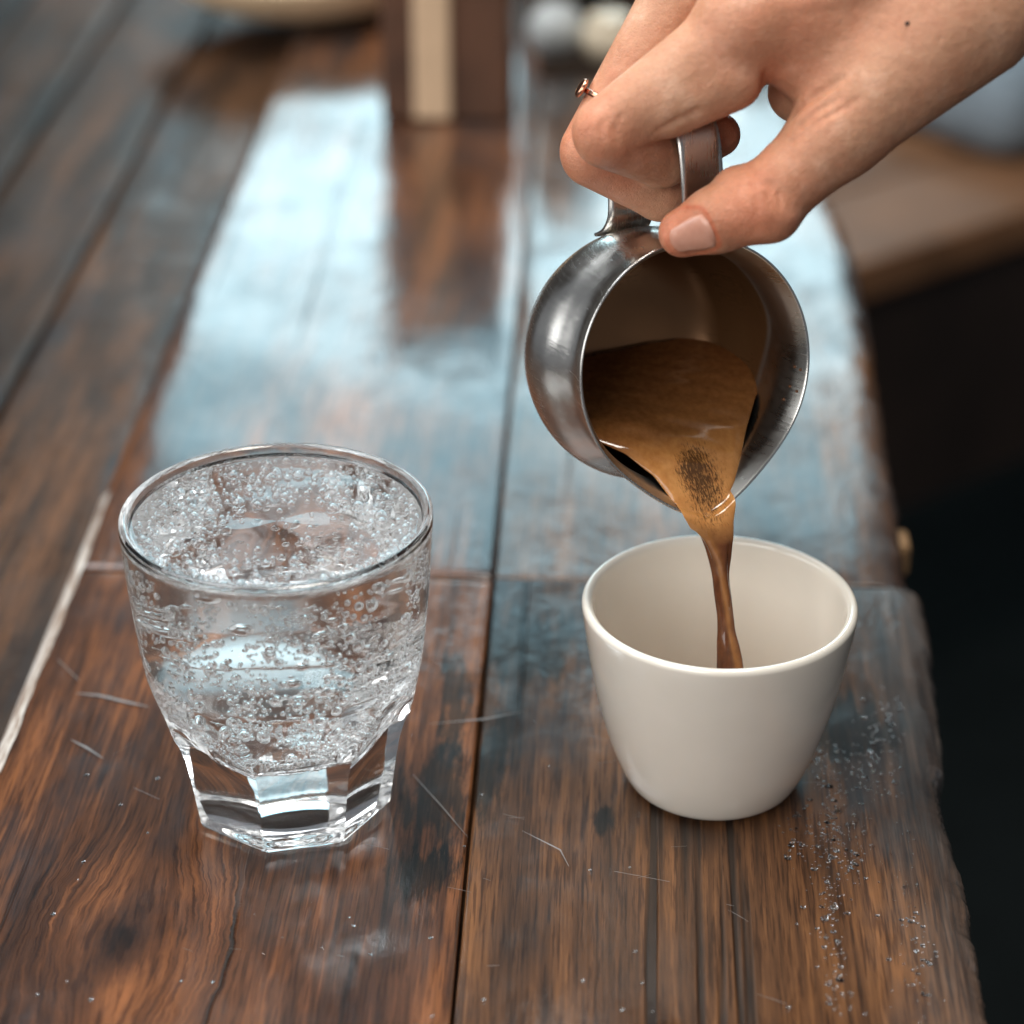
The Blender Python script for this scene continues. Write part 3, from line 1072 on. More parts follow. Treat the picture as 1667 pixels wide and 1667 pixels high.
# one continuous flowing body: sheet inside the pitcher -> tongue over the lip -> twisted falling stream
lip_d = -(CR.inverted() @ (lip - CL)).z
d_cup = -(CR.inverted() @ (Vector((cup_c.x, cup_c.y, 0.03)) - CL)).z
UP = Vector((0, 0, 1))
NSS = 40
rows_ = []                             # (front points, back points, colours)
for t in list(2.5 + 49.5 * (np.linspace(1, 0, 60) ** 1.3)):
    z = surf_z(t)
    base = lip + inward * (t * K) + UP * (z * K)
    lim = [float(np.interp(t, [0, 4, 8, 14, 22, 34], [8.0, 8.4, 10.2, 15, 24, 40])), float(np.interp(t, [0, 4, 8, 14, 22, 34], [8.2, 10.8, 14.2, 19.0, 26, 40]))]
    if t > 1.2:
        if not inside(base): continue
        for q, sg in enumerate((-1, 1)):
            lo_, hi_ = 0.0, 40.0
            for _ in range(22):
                md = (lo_ + hi_) / 2
                if inside(base + side * (sg * md * K)): lo_ = md
                else: hi_ = md
            lim[q] = min(lim[q], lo_)
    slope = (surf_z(t + 0.5) - surf_z(t - 0.5))
    nrm = (UP - inward * slope).normalized()
    fr_, bk_, cl_ = [], [], []
    edge = float(np.interp(t, [0, 10, 20], [1.1, 1.0, 0.25]))
    for k in range(NSS + 1):
        e = -math.cos(math.pi * k / NSS)
        s_ = (lim[0] if e < 0 else lim[1]) * e
        rnd = math.sqrt(max(0, 1 - e * e))
        p = base + side * (s_ * K) + nrm * (K * edge * (min(1, rnd * 1.8) - 1))
        p += nrm * (K * 0.12 * math.sin(t * 0.9 + s_ * 0.5) * rnd)
        fr_.append(p); bk_.append(p - nrm * (K * 0.9 * rnd))
        x_, y_ = proj(p)
        cl_.append((float(np.interp(t, [0, 9, 17, 40], [0.02, 0.10, 0.72, 0.88])), speck(p), 0, 1))  # darker inward: deeper coffee plus the pitcher's shade painted in
    rows_.append((fr_, bk_, cl_))
for a_l, r_l, wl_, wr_ in ((-1.4, -1.7, 8.2, 8.4), (-0.2, -1.0, 8.0, 8.2), (0.7, -0.5, 7.7, 7.9), (1.2, 0.1, 7.4, 7.6), (1.4, 0.7, 7.0, 7.3)):      # rows that ride over the rim
    fr_, bk_, cl_ = [], [], []
    for k in range(NSS + 1):
        e = -math.cos(math.pi * k / NSS)
        rnd = math.sqrt(max(0, 1 - e * e))
        s_ = (wl_ if e < 0 else wr_) * e
        th0 = lip_th + s_ / 35.5
        rr0 = body_r(0, th0) + r_l
        q = Vector((rr0 * math.cos(th0) * K, rr0 * math.sin(th0) * K, (a_l + 0.5 * rnd) * K))
        p = PM @ q
        fr_.append(p); bk_.append(PM @ (q - Vector((0, 0, 0.0012 * rnd))))
        cl_.append((0.03, speck(p), 0, 1))
    rows_.append((fr_, bk_, cl_))
keys = [  # y, left x, right x, thickness ratio, twist
    (855, 1121, 1196, 0.28, 0), (866, 1133, 1193, 0.36, 0), (884, 1145, 1190, 0.55, 0.3), (908, 1155, 1188, 0.75, 0.6), (935, 1161, 1187, 0.8, 1.1),
    (965, 1164, 1190, 0.8, 1.6), (1000, 1169, 1192, 0.8, 2.2), (1025, 1169, 1194, 0.7, 2.8), (1050, 1167, 1200, 0.7, 3.2), (1085, 1166, 1207, 0.75, 3.7), (1140, 1168, 1212, 0.8, 4.3), (1200, 1166, 1214, 0.9, 4.6), (1250, 1164, 1216, 0.9, 4.8)]
floor_z = 0.0072
axr = cam_to_world(1, 0, 0)
dp = Vector((inward.x, inward.y, 0))
for (y, xl_, xr_, ratio, tw) in smooth_profile(keys, 7):
    frac = min(1.0, max(0.0, (y - 840) / 240))
    d = lip_d - 0.0012 + (d_cup - lip_d) * (frac ** 0.7) * 0.4
    c0 = P((xl_ + xr_) / 2, y, d)
    if c0.z < floor_z: break
    hw = (xr_ - xl_) / 2 / FPX * d
    fr_, bk_, cl_ = [], [], []
    g_ = min(1, max(0, (y - 850) / 60))
    mixs = min(1, max(0, (y - 846) / 30))
    sd = (side * (1 - mixs) + axr * mixs).normalized()
    for k in range(NSS + 1):
        e = -math.cos(math.pi * k / NSS)
        rnd = math.sqrt(max(0, 1 - e * e))
        for sgn, lst in ((1, fr_), (-1, bk_)):
            a_ = math.atan2(sgn * rnd, e)
            lobes = 1 + (0.15 * math.cos(3 * a_ + tw * 1.6) + 0.07 * math.cos(5 * a_ - tw)) * g_
            lst.append(c0 + sd * (hw * lobes * e) - dp * (hw * ratio * lobes * rnd * sgn))
        a_ = math.atan2(rnd, e)
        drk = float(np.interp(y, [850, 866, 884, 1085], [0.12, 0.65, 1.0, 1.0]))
        drk *= 1 - 0.32 * max(0, math.cos(a_ - 2.3 + tw * 0.35)) ** 16  # lighter streak: the stream's highlight put into its colour
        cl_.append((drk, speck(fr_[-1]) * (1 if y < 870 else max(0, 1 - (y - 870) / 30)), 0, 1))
    rows_.append((fr_, bk_, cl_))
cv_, cf_, cc_, fp_ = [], [], [], []
acc_l, prevc = 0.0, None
NL = 2 * (NSS + 1) - 2
for (fr_, bk_, cl_) in rows_:
    cv_ += fr_ + bk_[-2:0:-1]
    cc_ += cl_ + cl_[-2:0:-1]
    mid_ = fr_[NSS // 2]
    if prevc is not None: acc_l += (mid_ - prevc).length * 1000
    prevc = mid_
    ss_ = [(q - mid_).length * 1000 * (1 if i_ > NSS // 2 else -1) for i_, q in enumerate(fr_)]
    fp_ += [(q, acc_l, 0.0) for q in ss_ + ss_[-2:0:-1]]
for i in range(len(rows_) - 1):
    for k in range(NL):
        k2 = (k + 1) % NL
        cf_.append((i * NL + k, (i + 1) * NL + k, (i + 1) * NL + k2, i * NL + k2))
cf_.append(tuple(range(NL))); cf_.append(tuple(range(len(cv_) - 1, len(cv_) - NL - 1, -1)))
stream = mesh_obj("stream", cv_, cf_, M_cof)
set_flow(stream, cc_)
stream.data.attributes.new('flowpos', 'FLOAT_VECTOR', 'POINT').data.foreach_set('vector', np.array(fp_, dtype=np.float32).ravel())
keep_parent(stream, coffee)
pv, pf = lathe([(0.0002, 0.0080), (0.012, 0.0080), (0.0192, 0.0080), (0.0194, 0.0078), (0.017, 0.0066), (0.0002, 0.0062)], 64)
pool = mesh_obj("pool", pv, pf, M_cof)
pool.location = (cup_c.x, cup_c.y, 0)
set_flow(pool, [(0.25, 0, 0, 1)] * len(pv))
keep_parent(pool, coffee)

# ------------------------------------------------------------------ hand (signed distance field -> one continuous mesh), in camera axes, mm
def hp_(px, py, d):                    # pixel + depth (mm) -> camera-space mm
    return np.array([(px - HALF) / FPX * d, -(py - HALF) / FPX * d, -d])


def cap(p, a, b, r1, r2):
    ab = b - a
    t = np.clip(((p - a) @ ab) / (ab @ ab), 0, 1)
    c = a + t[..., None] * ab
    return np.linalg.norm(p - c, axis=-1) - (r1 + (r2 - r1) * t)


def ell(p, c, r, ax=None):
    q = p - c
    if ax is not None: q = q @ ax.T
    k0 = np.linalg.norm(q / r, axis=-1)
    k1 = np.linalg.norm(q / (r * r), axis=-1)
    return k0 * (k0 - 1) / np.maximum(k1, 1e-6)


def smin(a, b, k):
    h = np.maximum(k - np.abs(a - b), 0) / k
    return np.minimum(a, b) - h * h * h * k / 6


def smax(a, b, k):
    return -smin(-a, -b, k)


J = dict(
    i_mcp=hp_(1212, 52, 556), i_pip=hp_(986, 214, 561), i_dip=hp_(1090, 258, 574), i_tip=hp_(1168, 226, 579),
    m_mcp=hp_(1135, -42, 574), m_pip=hp_(966, 246, 580), m_dip=hp_(1085, 296, 588), m_tip=hp_(1150, 262, 592),
    r_mcp=hp_(1140, -70, 592), r_pip=hp_(1002, 200, 598), r_dip=hp_(1090, 262, 604), r_tip=hp_(1140, 232, 607),
    p_mcp=hp_(1160, -70, 608), p_pip=hp_(1030, 150, 613), p_dip=hp_(1098, 215, 616), p_tip=hp_(1140, 195, 617),
    t_tip=hp_(1112, 379, 566), t_mid=hp_(1165, 358, 563), t_ip=hp_(1242, 331, 559), t_mcp=hp_(1372, 208, 556), t_cmc=hp_(1565, 20, 552),
    wrist=hp_(1665, -95, 556), arm=hp_(2050, -330, 545))

nC = np.array([.42, -.20, .885]); nC /= np.linalg.norm(nC)
uC = np.array([-.2, .98, 0.0]); uC -= nC * (uC @ nC); uC /= np.linalg.norm(uC)
wC = np.cross(uC, nC)


def hl(w_, b_, a_):                    # pitcher axes (mm) -> camera-space mm
    return hp_(1135, 600, 580) + wC * w_ + uC * b_ + nC * a_


J.update(i_dip=hl(0.5, 50.0, -11.6), i_tip=hl(16.8, 53.6, -12.2), m_dip=hl(4.0, 40.6, -20.0), m_tip=hl(15.0, 43.2, -20.6),
         r_dip=hp_(1075, 240, 606), r_tip=hp_(1110, 215, 610), p_dip=hp_(1085, 190, 618), p_tip=hp_(1115, 170, 620))


def hand_sdf(p):
    j = J
    palm = cap(p, j['i_mcp'], j['wrist'], 10.5, 17)
    palm = smin(palm, cap(p, j['m_mcp'], j['wrist'] + np.array([0, 3, -10.0]), 10.5, 17), 8)
    palm = smin(palm, cap(p, j['r_mcp'], j['wrist'] + np.array([0, 3, -22.0]), 10, 16), 8)
    palm = smin(palm, cap(p, j['p_mcp'], j['wrist'] + np.array([0, 0, -30.0]), 9, 15), 8)
    palm = smin(palm, cap(p, j['wrist'], j['arm'], 21, 25), 10)
    palm = smin(palm, cap(p, j['wrist'] + np.array([0, 0, -20.0]), j['arm'] + np.array([0, 0, -22.0]), 20, 25), 10)
    meta = cap(p, j['t_mcp'], j['t_cmc'], 10.2, 17.0)
    palm = smin(palm, meta, 12)
    web = cap(p, hp_(1318, 92, 560), hp_(1420, 120, 558), 9.5, 11)
    palm = smin(palm, web, 10)
    web2 = cap(p, hp_(1300, 150, 572), hp_(1380, 170, 570), 7.0, 9)
    palm = smin(palm, web2, 6)
    ip = cap(p, j['i_mcp'], j['i_pip'], 10.6, 8.0)
    mp = cap(p, j['m_mcp'], j['m_pip'], 10.2, 8.2)
    rp = cap(p, j['r_mcp'], j['r_pip'], 9.4, 7.6)
    pp = cap(p, j['p_mcp'], j['p_pip'], 8.4, 6.6)
    d = smin(palm, ip, 7)
    # knuckle bulge and flesh pad of the index root
    d = smin(d, ell(p, j['i_mcp'] + np.array([0, 2.5, 2.0]), np.array([11.5, 10.5, 11.0])), 5)
    d = smin(d, cap(p, hp_(1190, 128, 556), hp_(1090, 172, 558), 7.6, 7.4), 4)
    d = smin(d, cap(p, hp_(1235, 20, 549), hp_(1560, -60, 541), 4.0, 3.0), 5)
    dm = smin(palm, mp, 7)
    dr = smin(palm, rp, 7)
    dp = smin(palm, pp, 7)
    d = smin(smin(d, dm, 0.9), smin(dr, dp, 0.9), 0.9)
    im = smin(cap(p, j['i_pip'] + np.array([0.2, -1.2, 0.3]), j['i_dip'], 7.6, 7.0), cap(p, j['i_dip'], j['i_tip'], 7.0, 5.4), 1.5)
    mm = smin(cap(p, j['m_pip'] + np.array([0, -1.0, 0]), j['m_dip'], 7.8, 7.0), cap(p, j['m_dip'], j['m_tip'], 7.0, 5.6), 1.5)
    rm = smin(cap(p, j['r_pip'], j['r_dip'], 7.2, 6.6), cap(p, j['r_dip'], j['r_tip'], 6.6, 5.4), 1.5)
    pm = smin(cap(p, j['p_pip'], j['p_dip'], 6.2, 5.8), cap(p, j['p_dip'], j['p_tip'], 5.8, 5.0), 1.5)
    d = smin(d, im, 0.9)
    d = smin(d, mm, 0.9)
    d = smin(d, rm, 0.9)
    d = smin(d, pm, 0.9)
    tp = cap(p, j['t_mcp'], j['t_ip'], 9.9, 8.6)
    tp = smin(tp, palm, 9)
    td = smin(cap(p, j['t_ip'], j['t_mid'], 8.9, 7.7), cap(p, j['t_mid'], j['t_tip'], 7.7, 5.9), 3)
    td = smin(td, ell(p, hp_(1262, 352, 557), np.array([5.5, 5.5, 6.5])), 4)
    td = smin(td, ell(p, hp_(1205, 300, 562), np.array([6.0, 4.5, 6.0])), 4)
    tt = smin(tp, td, 3.5)
    d = smin(d, tt, 1.2)
    # creases: web folds, thumb joint folds, folds over the index
    for a, b, r, k in CREASES:
        d = smax(d, -cap(p, a, b, r, r * 0.5), k)
    return d


CREASES = []
SDF_FUN = hand_sdf


def grad_to_surface(p, level=0.0, it=8):
    p = np.array(p, dtype=np.float64).reshape(-1, 3)
    for _ in range(it):
        d = hand_sdf(p) - level
        e = 0.05
        g = np.stack([(hand_sdf(p + np.eye(3)[k] * e) - hand_sdf(p - np.eye(3)[k] * e)) / (2 * e) for k in range(3)], -1)
        g /= np.maximum(np.linalg.norm(g, axis=-1, keepdims=True), 1e-6)
        p = p - g * d[:, None]
    return p, g


def front_hit(px, py, near=520.0, far=600.0):
    """first point of the hand under a pixel (camera mm)"""
    dr = np.array([(px - HALF) / FPX, -(py - HALF) / FPX, -1.0])
    s = near
    for _ in range(200):
        d = hand_sdf((dr * s)[None])[0]
        if d < 0.02: return dr * s
        s += max(d * 0.8, 0.05)
        if s > far: return None
    return None


crease_px = [  # polylines over the visible skin, radius mm, softness
    ([(1262, 222), (1285, 190), (1320, 160), (1372, 128)], 1.25, 1.6),
    ([(1238, 160), (1244, 140), (1246, 118)], 1.3, 1.8),
    ([(1300, 206), (1335, 178), (1366, 160)], 0.9, 1.4),
    ([(1232, 292), (1250, 312), (1258, 336)], 0.75, 1.2),
    ([(1222, 300), (1232, 322), (1234, 346)], 0.7, 1.0),
    ([(1250, 296), (1268, 318), (1272, 340)], 0.7, 1.0),
    ([(1010, 190), (1000, 212), (1004, 236)], 0.42, 1.3),
    ([(985, 196), (978, 214), (984, 236)], 0.36, 1.2),
    ([(1290, 232), (1330, 200), (1400, 160)], 0.6, 1.4),
    ([(1135, 182), (1105, 196), (1070, 212)], 0.9, 1.2),
    ([(1212, 272), (1222, 278), (1226, 290)], 0.9, 1.2),
]
tmp = []
for pl, r, k in crease_px:
    hits = [front_hit(*q) for q in pl]
    for a, b in zip(hits[:-1], hits[1:]):
        if a is not None and b is not None and np.linalg.norm(a - b) < 15:
            tmp.append((a + np.array([0, 0, 0.1]), b + np.array([0, 0, 0.1]), r, k))
CREASES = tmp

# nail bed on the thumb
t_ax = J['t_mid'] - J['t_tip']; t_ax /= np.linalg.norm(t_ax)
nail_c = front_hit(1123, 385)
nn = np.array([0.02, -0.42, 0.91]); nn -= t_ax * (nn @ t_ax); nn /= np.linalg.norm(nn)
n_cross = np.cross(t_ax, nn)


def nail_mask(p):
    q = p - nail_c
    s = q @ t_ax; c = q @ n_cross; h = q @ nn
    m = ((s / 6.0) ** 4 + (c / 5.3) ** 4)
    return np.clip(1.5 - m, 0, 0.5) * 2 * (h > -4.5)


STEP = 0.6
lo = np.array([8.0, 48.0, -628.0]); hi = np.array([150.0, 160.0, -530.0])
xs, ys, zs = [np.arange(lo[k], hi[k], STEP) for k in range(3)]
field = np.full((len(xs), len(ys), len(zs)), 9.0, np.float32)
BK = 10
for i0 in range(0, len(xs), BK):          # block culling: only blocks near the skin are sampled finely
    for j0 in range(0, len(ys), BK):
        for k0 in range(0, len(zs), BK):
            bx_, by_, bz_ = xs[i0:i0 + BK], ys[j0:j0 + BK], zs[k0:k0 + BK]
            ctr = np.array([[bx_.mean(), by_.mean(), bz_.mean()]])
            dc = hand_sdf(ctr)[0]
            if abs(dc) > BK * STEP * 0.95 + 3.0:
                field[i0:i0 + BK, j0:j0 + BK, k0:k0 + BK] = dc
                continue
            gx, gy, gz = np.meshgrid(bx_, by_, bz_, indexing='ij')
            field[i0:i0 + BK, j0:j0 + BK, k0:k0 + BK] = hand_sdf(np.stack([gx, gy, gz], -1))
nb = np.abs(field) < 1.5
ii = np.argwhere(nb)
pp_ = lo + ii * STEP
field[nb] += (0.42 * nail_mask(pp_)).astype(np.float32)


def surface_nets(F, origin, step):
    S = F < 0
    nx, ny, nz = F.shape
    cs = np.zeros((nx - 1, ny - 1, nz - 1), np.int8)
    for dx in (0, 1):
        for dy in (0, 1):
            for dz in (0, 1):
                cs += S[dx:nx - 1 + dx, dy:ny - 1 + dy, dz:nz - 1 + dz]
    act = (cs > 0) & (cs < 8)
    idx = -np.ones(act.shape, np.int64)
    cells = np.argwhere(act)
    idx[act] = np.arange(len(cells))
    acc = np.zeros((len(cells), 3)); cnt = np.zeros(len(cells))
    cor = [(a, b, c) for a in (0, 1) for b in (0, 1) for c in (0, 1)]
    for A in cor:
        for ax in range(3):
            if A[ax] == 1: continue
            B = list(A); B[ax] = 1
            fa = F[cells[:, 0] + A[0], cells[:, 1] + A[1], cells[:, 2] + A[2]].astype(np.float64)
            fb = F[cells[:, 0] + B[0], cells[:, 1] + B[1], cells[:, 2] + B[2]].astype(np.float64)
            c = (fa < 0) != (fb < 0)
            t = np.where(c, fa / np.where(c, fa - fb, 1), 0)
            q = np.tile(np.array(A, float), (len(cells), 1)); q[:, ax] = t
            acc[c] += q[c]; cnt[c] += 1
    vv = origin + (cells + acc / cnt[:, None]) * step
    faces = []
    for ax in range(3):
        o1, o2 = [k for k in range(3) if k != ax]
        sl0 = [slice(None)] * 3; sl1 = [slice(None)] * 3
        sl0[ax] = slice(0, -1); sl1[ax] = slice(1, None)
        a, b = S[tuple(sl0)], S[tuple(sl1)]
        e = np.argwhere(a != b)
        e = e[(e[:, o1] > 0) & (e[:, o2] > 0) & (e[:, o1] < F.shape[o1] - 1) & (e[:, o2] < F.shape[o2] - 1)]
        fl = a[e[:, 0], e[:, 1], e[:, 2]]
        q = []
        for (u, w_) in ((0, 0), (1, 0), (1, 1), (0, 1)):
            c = e.copy(); c[:, o1] -= u; c[:, o2] -= w_
            q.append(idx[c[:, 0], c[:, 1], c[:, 2]])
        q = np.stack(q, -1)
        flip = fl if ax != 1 else ~fl
        q = np.where(flip[:, None], q, q[:, ::-1])
        faces.append(q)
    return vv, np.concatenate(faces)


# close the arm where it leaves the box
field[-1] = np.maximum(field[-1], 1.0); field[:, -1] = np.maximum(field[:, -1], 1.0); field[:, :, -1] = np.maximum(field[:, :, -1], 1.0)
hvv, hff = surface_nets(field, lo, STEP)
for _ in range(2):                     # light smoothing
    acc = np.zeros_like(hvv); cn_ = np.zeros(len(hvv))
    for a, b in ((0, 1), (1, 2), (2, 3), (3, 0)):
        np.add.at(acc, hff[:, a], hvv[hff[:, b]]); np.add.at(acc, hff[:, b], hvv[hff[:, a]])
        np.add.at(cn_, hff[:, a], 1); np.add.at(cn_, hff[:, b], 1)
    hvv = hvv * 0.5 + 0.5 * acc / np.maximum(cn_, 1)[:, None]
red = np.zeros(len(hvv))
for key, rad, amt in (('i_pip', 14, .5), ('m_pip', 14, .8), ('t_ip', 15, .9), ('t_tip', 13, .9), ('i_tip', 12, .9), ('m_tip', 12, .9), ('i_mcp', 20, .3), ('i_dip', 9, .3)):
    red = np.maximum(red, amt * np.exp(-(np.linalg.norm(hvv - J[key], axis=1) / rad) ** 2 * 1.6))
qn = hvv - nail_c
mn = ((qn @ t_ax) / 6.0) ** 4 + ((qn @ n_cross) / 5.3) ** 4
red = np.maximum(red, 0.95 * np.exp(-((mn - 1.25) / 0.55) ** 2) * (np.abs(qn @ nn) < 5))
CRM = np.array(CR); CLM = np.array(CL)
hw_ = hvv * 0.001 @ CRM.T + CLM

sk = NT("skin")
ra = sk.n('ShaderNodeAttribute', attribute_name="flush")
mot = sk.noise(95, sk.coords(), 5, 0.6)
mot2 = sk.noise(700, sk.coords(), 3, 0.6)
basec = sk.ramp(mot, [(0.3, (0.50, 0.245, 0.142)), (0.55, (0.58, 0.305, 0.184)), (0.75, (0.70, 0.42, 0.285))])
flush = sk.mix(1.0, basec, (1.04, 0.60, 0.50), 'MULTIPLY')
blotch = sk.ramp(sk.noise(38, sk.coords(), 5, 0.65), [(0.42, 0.0), (0.72, 0.42)])
colr = sk.mix(sk.math('ADD', sk.math('MULTIPLY', ra.outputs['Fac'], 0.95), blotch, True), basec, flush)
colr = sk.mix(sk.math('MULTIPLY', sk.ramp(mot2, [(0.35, 1.0), (0.6, 0.0)]), 0.16), colr, (0.30, 0.13, 0.075))
sk.l(colr, sk.b.inputs['Base Color'])
sk.set(IOR=1.4)
sk.b.inputs['Subsurface Weight'].default_value = 0.25
sk.b.inputs['Subsurface Radius'].default_value = (0.0045, 0.0016, 0.0008)
sk.b.inputs['Specular IOR Level'].default_value = 0.45
sk.l(sk.ramp(sk.noise(320, sk.coords(), 3), [(0.3, 0.33), (0.7, 0.50)]), sk.b.inputs['Roughness'])
vo = sk.n('ShaderNodeTexVoronoi', feature='DISTANCE_TO_EDGE', inp={'Scale': 1250.0})
sk.l(sk.coords((1, 1, 1)), vo.inputs['Vector'])
bb = sk.bump(sk.ramp(vo.outputs['Distance'], [(0.0, 0.0), (0.12, 1.0)]), 0.4, 0.00022)
bb = sk.bump(sk.noise(420, sk.coords((1, 1, 1)), 4, 0.6), 0.6, 0.0006, bb)
bb = sk.bump(sk.noise(120, sk.coords((1, 1, 1)), 2, 0.5), 0.22, 0.0022, bb)
sk.l(bb, sk.b.inputs['Normal'])
hand_root = empty("person_hand", tuple(CLM + (J['wrist'] * 0.001) @ CRM.T))
tag(hand_root, "bare tanned hand holding the steel pitcher by its handle, thumb on rim", "hand")
ho = mesh_obj("skin", hw_.tolist(), hff.tolist(), sk.m)
at = ho.data.attributes.new("flush", 'FLOAT', 'POINT')
at.data.foreach_set("value", red.astype(np.float32))
keep_parent(ho, hand_root)
# thumb nail plate
nl = NT("nail_plate")
nl.l(nl.ramp(nl.noise(1.0, nl.coords((300, 300, 300)), 2), [(0.3, (0.57, 0.27, 0.185)), (0.7, (0.63, 0.32, 0.225))]), nl.b.inputs['Base Color'])
nl.set(Roughness=0.30, Coat_Weight=0.25, Coat_Roughness=0.2)
nl.b.inputs['Subsurface Weight'].default_value = 0.2
nl.b.inputs['Subsurface Radius'].default_value = (0.002, 0.001, 0.0006)
NU, NV = 22, 20
npts = []
for i in range(NU + 1):
    for k in range(NV + 1):
        a, b = 2 * i / NU - 1, 2 * k / NV - 1
        # square -> squircle
        s = a * math.sqrt(1 - 0.38 * b * b) * 5.9
        c = b * math.sqrt(1 - 0.38 * a * a) * 5.1
        npts.append(nail_c + t_ax * s + n_cross * c)
npts, _ = grad_to_surface(npts, 0.0)
edge_fac = np.array([max(abs(2 * i / NU - 1), abs(2 * k / NV - 1)) for i in range(NU + 1) for k in range(NV + 1)])
npts, _ = grad_to_surface(npts, 0.0, 1)
_, gg = grad_to_surface(npts, 0.0, 1)
npts = npts + gg * (0.02 - 0.30 * np.clip((edge_fac - 0.8) / 0.2, 0, 1) ** 2)[:, None]
nf_ = []
for i in range(NU):
    for k in range(NV):
        q = i * (NV + 1) + k
        nf_.append((q, q + 1, q + NV + 2, q + NV + 1))
nail = mesh_obj("thumbnail", (npts * 0.001 @ CRM.T + CLM).tolist(), nf_, nl.m)
keep_parent(nail, hand_root)
# mole on the back of the hand
mh = front_hit(1477, 38)
if mh is not None:
    bm = bmesh.new(); bmesh.ops.create_icosphere(bm, subdivisions=3, radius=0.00055)
    mo = bm_obj("mole", bm, plain("mole_brown", (0.045, 0.020, 0.012), 0.5, 0.1, 200), None, True)
    mo.location = CL + CR @ Vector(mh * 0.001); keep_parent(mo, hand_root)

# ring on the middle finger
f_ax = J['m_pip'] - J['m_mcp']; f_len = np.linalg.norm(f_ax); f_ax /= f_len
tt_ = 0.765
rc = J['m_mcp'] + f_ax * f_len * tt_
rfin = 10.2 + (8.2 - 10.2) * tt_
M_gold = plain("rose_gold", (0.62, 0.30, 0.19), 0.22, 0.08, 200, metallic=1.0)
rcw = CL + CR @ Vector(rc * 0.001)
ringo = empty("finger_ring", rcw)
tag(ringo, "thin rose gold ring with a small disc, on the middle finger", "ring")
zax = Vector(CR @ Vector(f_ax)).normalized()
xax = (CR @ Vector((-1, 0.35, 0.25)))
xax = (xax - zax * xax.dot(zax)).normalized()
yax = zax.cross(xax)
RM = Matrix(((xax.x, yax.x, zax.x, rcw.x), (xax.y, yax.y, zax.y, rcw.y), (xax.z, yax.z, zax.z, rcw.z), (0, 0, 0, 1)))
rv, rf = [], []
for i in range(64):
    a = 2 * math.pi * i / 64
    for k in range(10):
        b = 2 * math.pi * k / 10
        rr_ = (rfin + 0.35 + 0.75 * math.cos(b)) * K
        rv.append(RM @ Vector((rr_ * math.cos(a), rr_ * math.sin(a), 0.8 * K * math.sin(b))))
for i in range(64):
    for k in range(10):
        rf.append((i * 10 + k, ((i + 1) % 64) * 10 + k, ((i + 1) % 64) * 10 + (k + 1) % 10, i * 10 + (k + 1) % 10))
keep_parent(mesh_obj("band", rv, rf, M_gold), ringo)
dv, df = lathe([(a * K, b * K) for a, b in smooth_profile([(0.01, 0), (1.5, 0.0), (2.4, 0.3), (2.5, 0.8), (2.1, 1.25), (1.2, 1.5), (0.01, 1.55)], 4)], 32)
DM = RM @ Matrix.Translation(((rfin + 1.0) * K, 0, 0)) @ Matrix.Rotation(math.pi / 2, 4, 'Y')
keep_parent(mesh_obj("disc", [DM @ Vector(q) for q in dv], df, M_gold), ringo)

# ------------------------------------------------------------------ small things on the table: droplets, scratches, crumbs
M_drop = glass_mat("water_droplet", 1.33).m


def dome(bm, x, y, z, r, h, sx=1.0):
    seg, lat = 10, 4
    ring_prev = None
    top = bm.verts.new((x, y, z + h))
    for i in range(1, lat + 1):
        a = i / lat * math.pi / 2
        ring = [bm.verts.new((x + r * sx * math.sin(a) * math.cos(2 * math.pi * k / seg), y + r * math.sin(a) * math.sin(2 * math.pi * k / seg), z + h * math.cos(a))) for k in range(seg)]
        for k in range(seg):
            if ring_prev is None: bm.faces.new((top, ring[k], ring[(k + 1) % seg]))
            else: bm.faces.new((ring_prev[k], ring[k], ring[(k + 1) % seg], ring_prev[(k + 1) % seg]))
        ring_prev = ring
    bm.faces.new(ring_prev[::-1])


bm = bmesh.new()
bands = [((1335, 1210), (1395, 1420), 24, 320), ((1300, 1250), (1290, 1400), 14, 110), ((1340, 1330), (1365, 1640), 16, 200), ((1470, 1340), (1500, 1640), 16, 120), ((1440, 1130), (1420, 1300), 22, 200)]
for (pa, pb_, sg, n) in bands:
    for _ in range(n):
        t = random.random()
        px = pa[0] + (pb_[0] - pa[0]) * t + random.gauss(0, sg); py = pa[1] + (pb_[1] - pa[1]) * t + random.gauss(0, 12)
        g = G(px, py)
        if g.x > interp(edge_near)(g.y) - 0.010 or g.x < -0.5: continue
        if (g.x - cup_c.x) ** 2 + (g.y - cup_c.y) ** 2 < 0.026 ** 2: continue
        r = min(0.0011, 0.00016 + random.expovariate(1 / 0.00018))
        dome(bm, g.x, g.y, -0.0004 + 0.00020, r, r * random.uniform(0.3, 0.5))
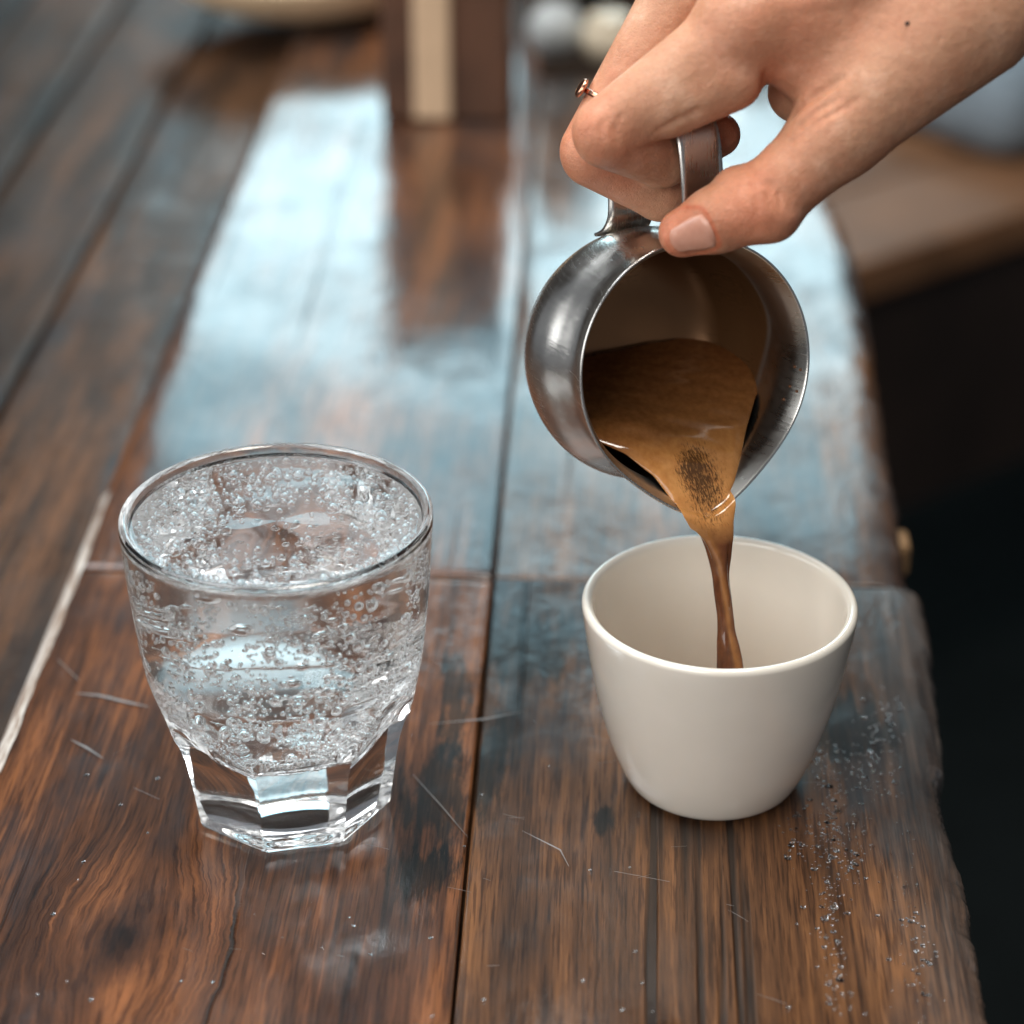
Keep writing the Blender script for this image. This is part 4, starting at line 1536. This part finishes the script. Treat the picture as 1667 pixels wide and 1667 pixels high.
for _ in range(60):
    px, py = random.uniform(30, 1450), random.uniform(1050, 1660)
    g = G(px, py)
    if (g.x - cup_c.x) ** 2 + (g.y - cup_c.y) ** 2 < 0.026 ** 2 or (g.x - gc.x) ** 2 + (g.y - gc.y) ** 2 < 0.03 ** 2: continue
    r = random.uniform(0.0002, 0.0006)
    dome(bm, g.x, g.y, 0.0001, r, r * 0.6)
for fc in bm.faces: fc.smooth = True
dr_ = bm_obj("water_droplets", bm, M_drop)
tag(dr_, "tiny water droplets scattered on the dark boards beside the cup", "droplets", kind="stuff")

M_scr = plain("scratch_grey", (0.17, 0.15, 0.14), 0.3, 0.2, 300, spec=0.6)
bm = bmesh.new()


def scratch(pl, wd):
    pts = [G(*q) + Vector((0, 0, 0.00032)) for q in pl]
    L, Rr = [], []
    for i, p in enumerate(pts):
        d = (pts[min(i + 1, len(pts) - 1)] - pts[max(i - 1, 0)]).normalized()
        nrm = Vector((-d.y, d.x, 0))
        w_ = wd * (0.25 if i in (0, len(pts) - 1) else 1)
        a = bm.verts.new(p + nrm * w_); b = bm.verts.new(p - nrm * w_); c = bm.verts.new(p + Vector((0, 0, 0.00006)))
        L.append((a, c, b))
    for a, b in zip(L[:-1], L[1:]):
        bm.faces.new((a[0], b[0], b[1], a[1])); bm.faces.new((a[1], b[1], b[2], a[2]))


for pl, wd in (([(124, 1130), (160, 1133), (205, 1144), (242, 1152)], 0.0004), ([(116, 1206), (140, 1218), (168, 1236)], 0.0004),
               ([(850, 1354), (912, 1385), (926, 1412)], 0.00022),
               ([(672, 1262), (720, 1315), (762, 1365)], 0.00016), ([(218, 1284), (260, 1303)], 0.0002), ([(95, 1076), (128, 1108)], 0.0005),
               ([(700, 1180), (790, 1172), (850, 1160)], 0.0003), ([(1000, 1420), (1090, 1437)], 0.0002)):
    scratch(pl, wd)
for _ in range(26):
    px, py = random.uniform(20, 1420), random.uniform(1120, 1640)
    a = random.gauss(0.35, 0.5); L_ = random.uniform(12, 60)
    scratch([(px, py), (px + L_ * .5 * math.cos(a), py + L_ * .5 * math.sin(a) * .5), (px + L_ * math.cos(a), py + L_ * math.sin(a) * .55)], random.uniform(0.00003, 0.00009))
sc_ = bm_obj("scratches", bm, M_scr)
sc_["kind"] = "stuff"
keep_parent(sc_, table)
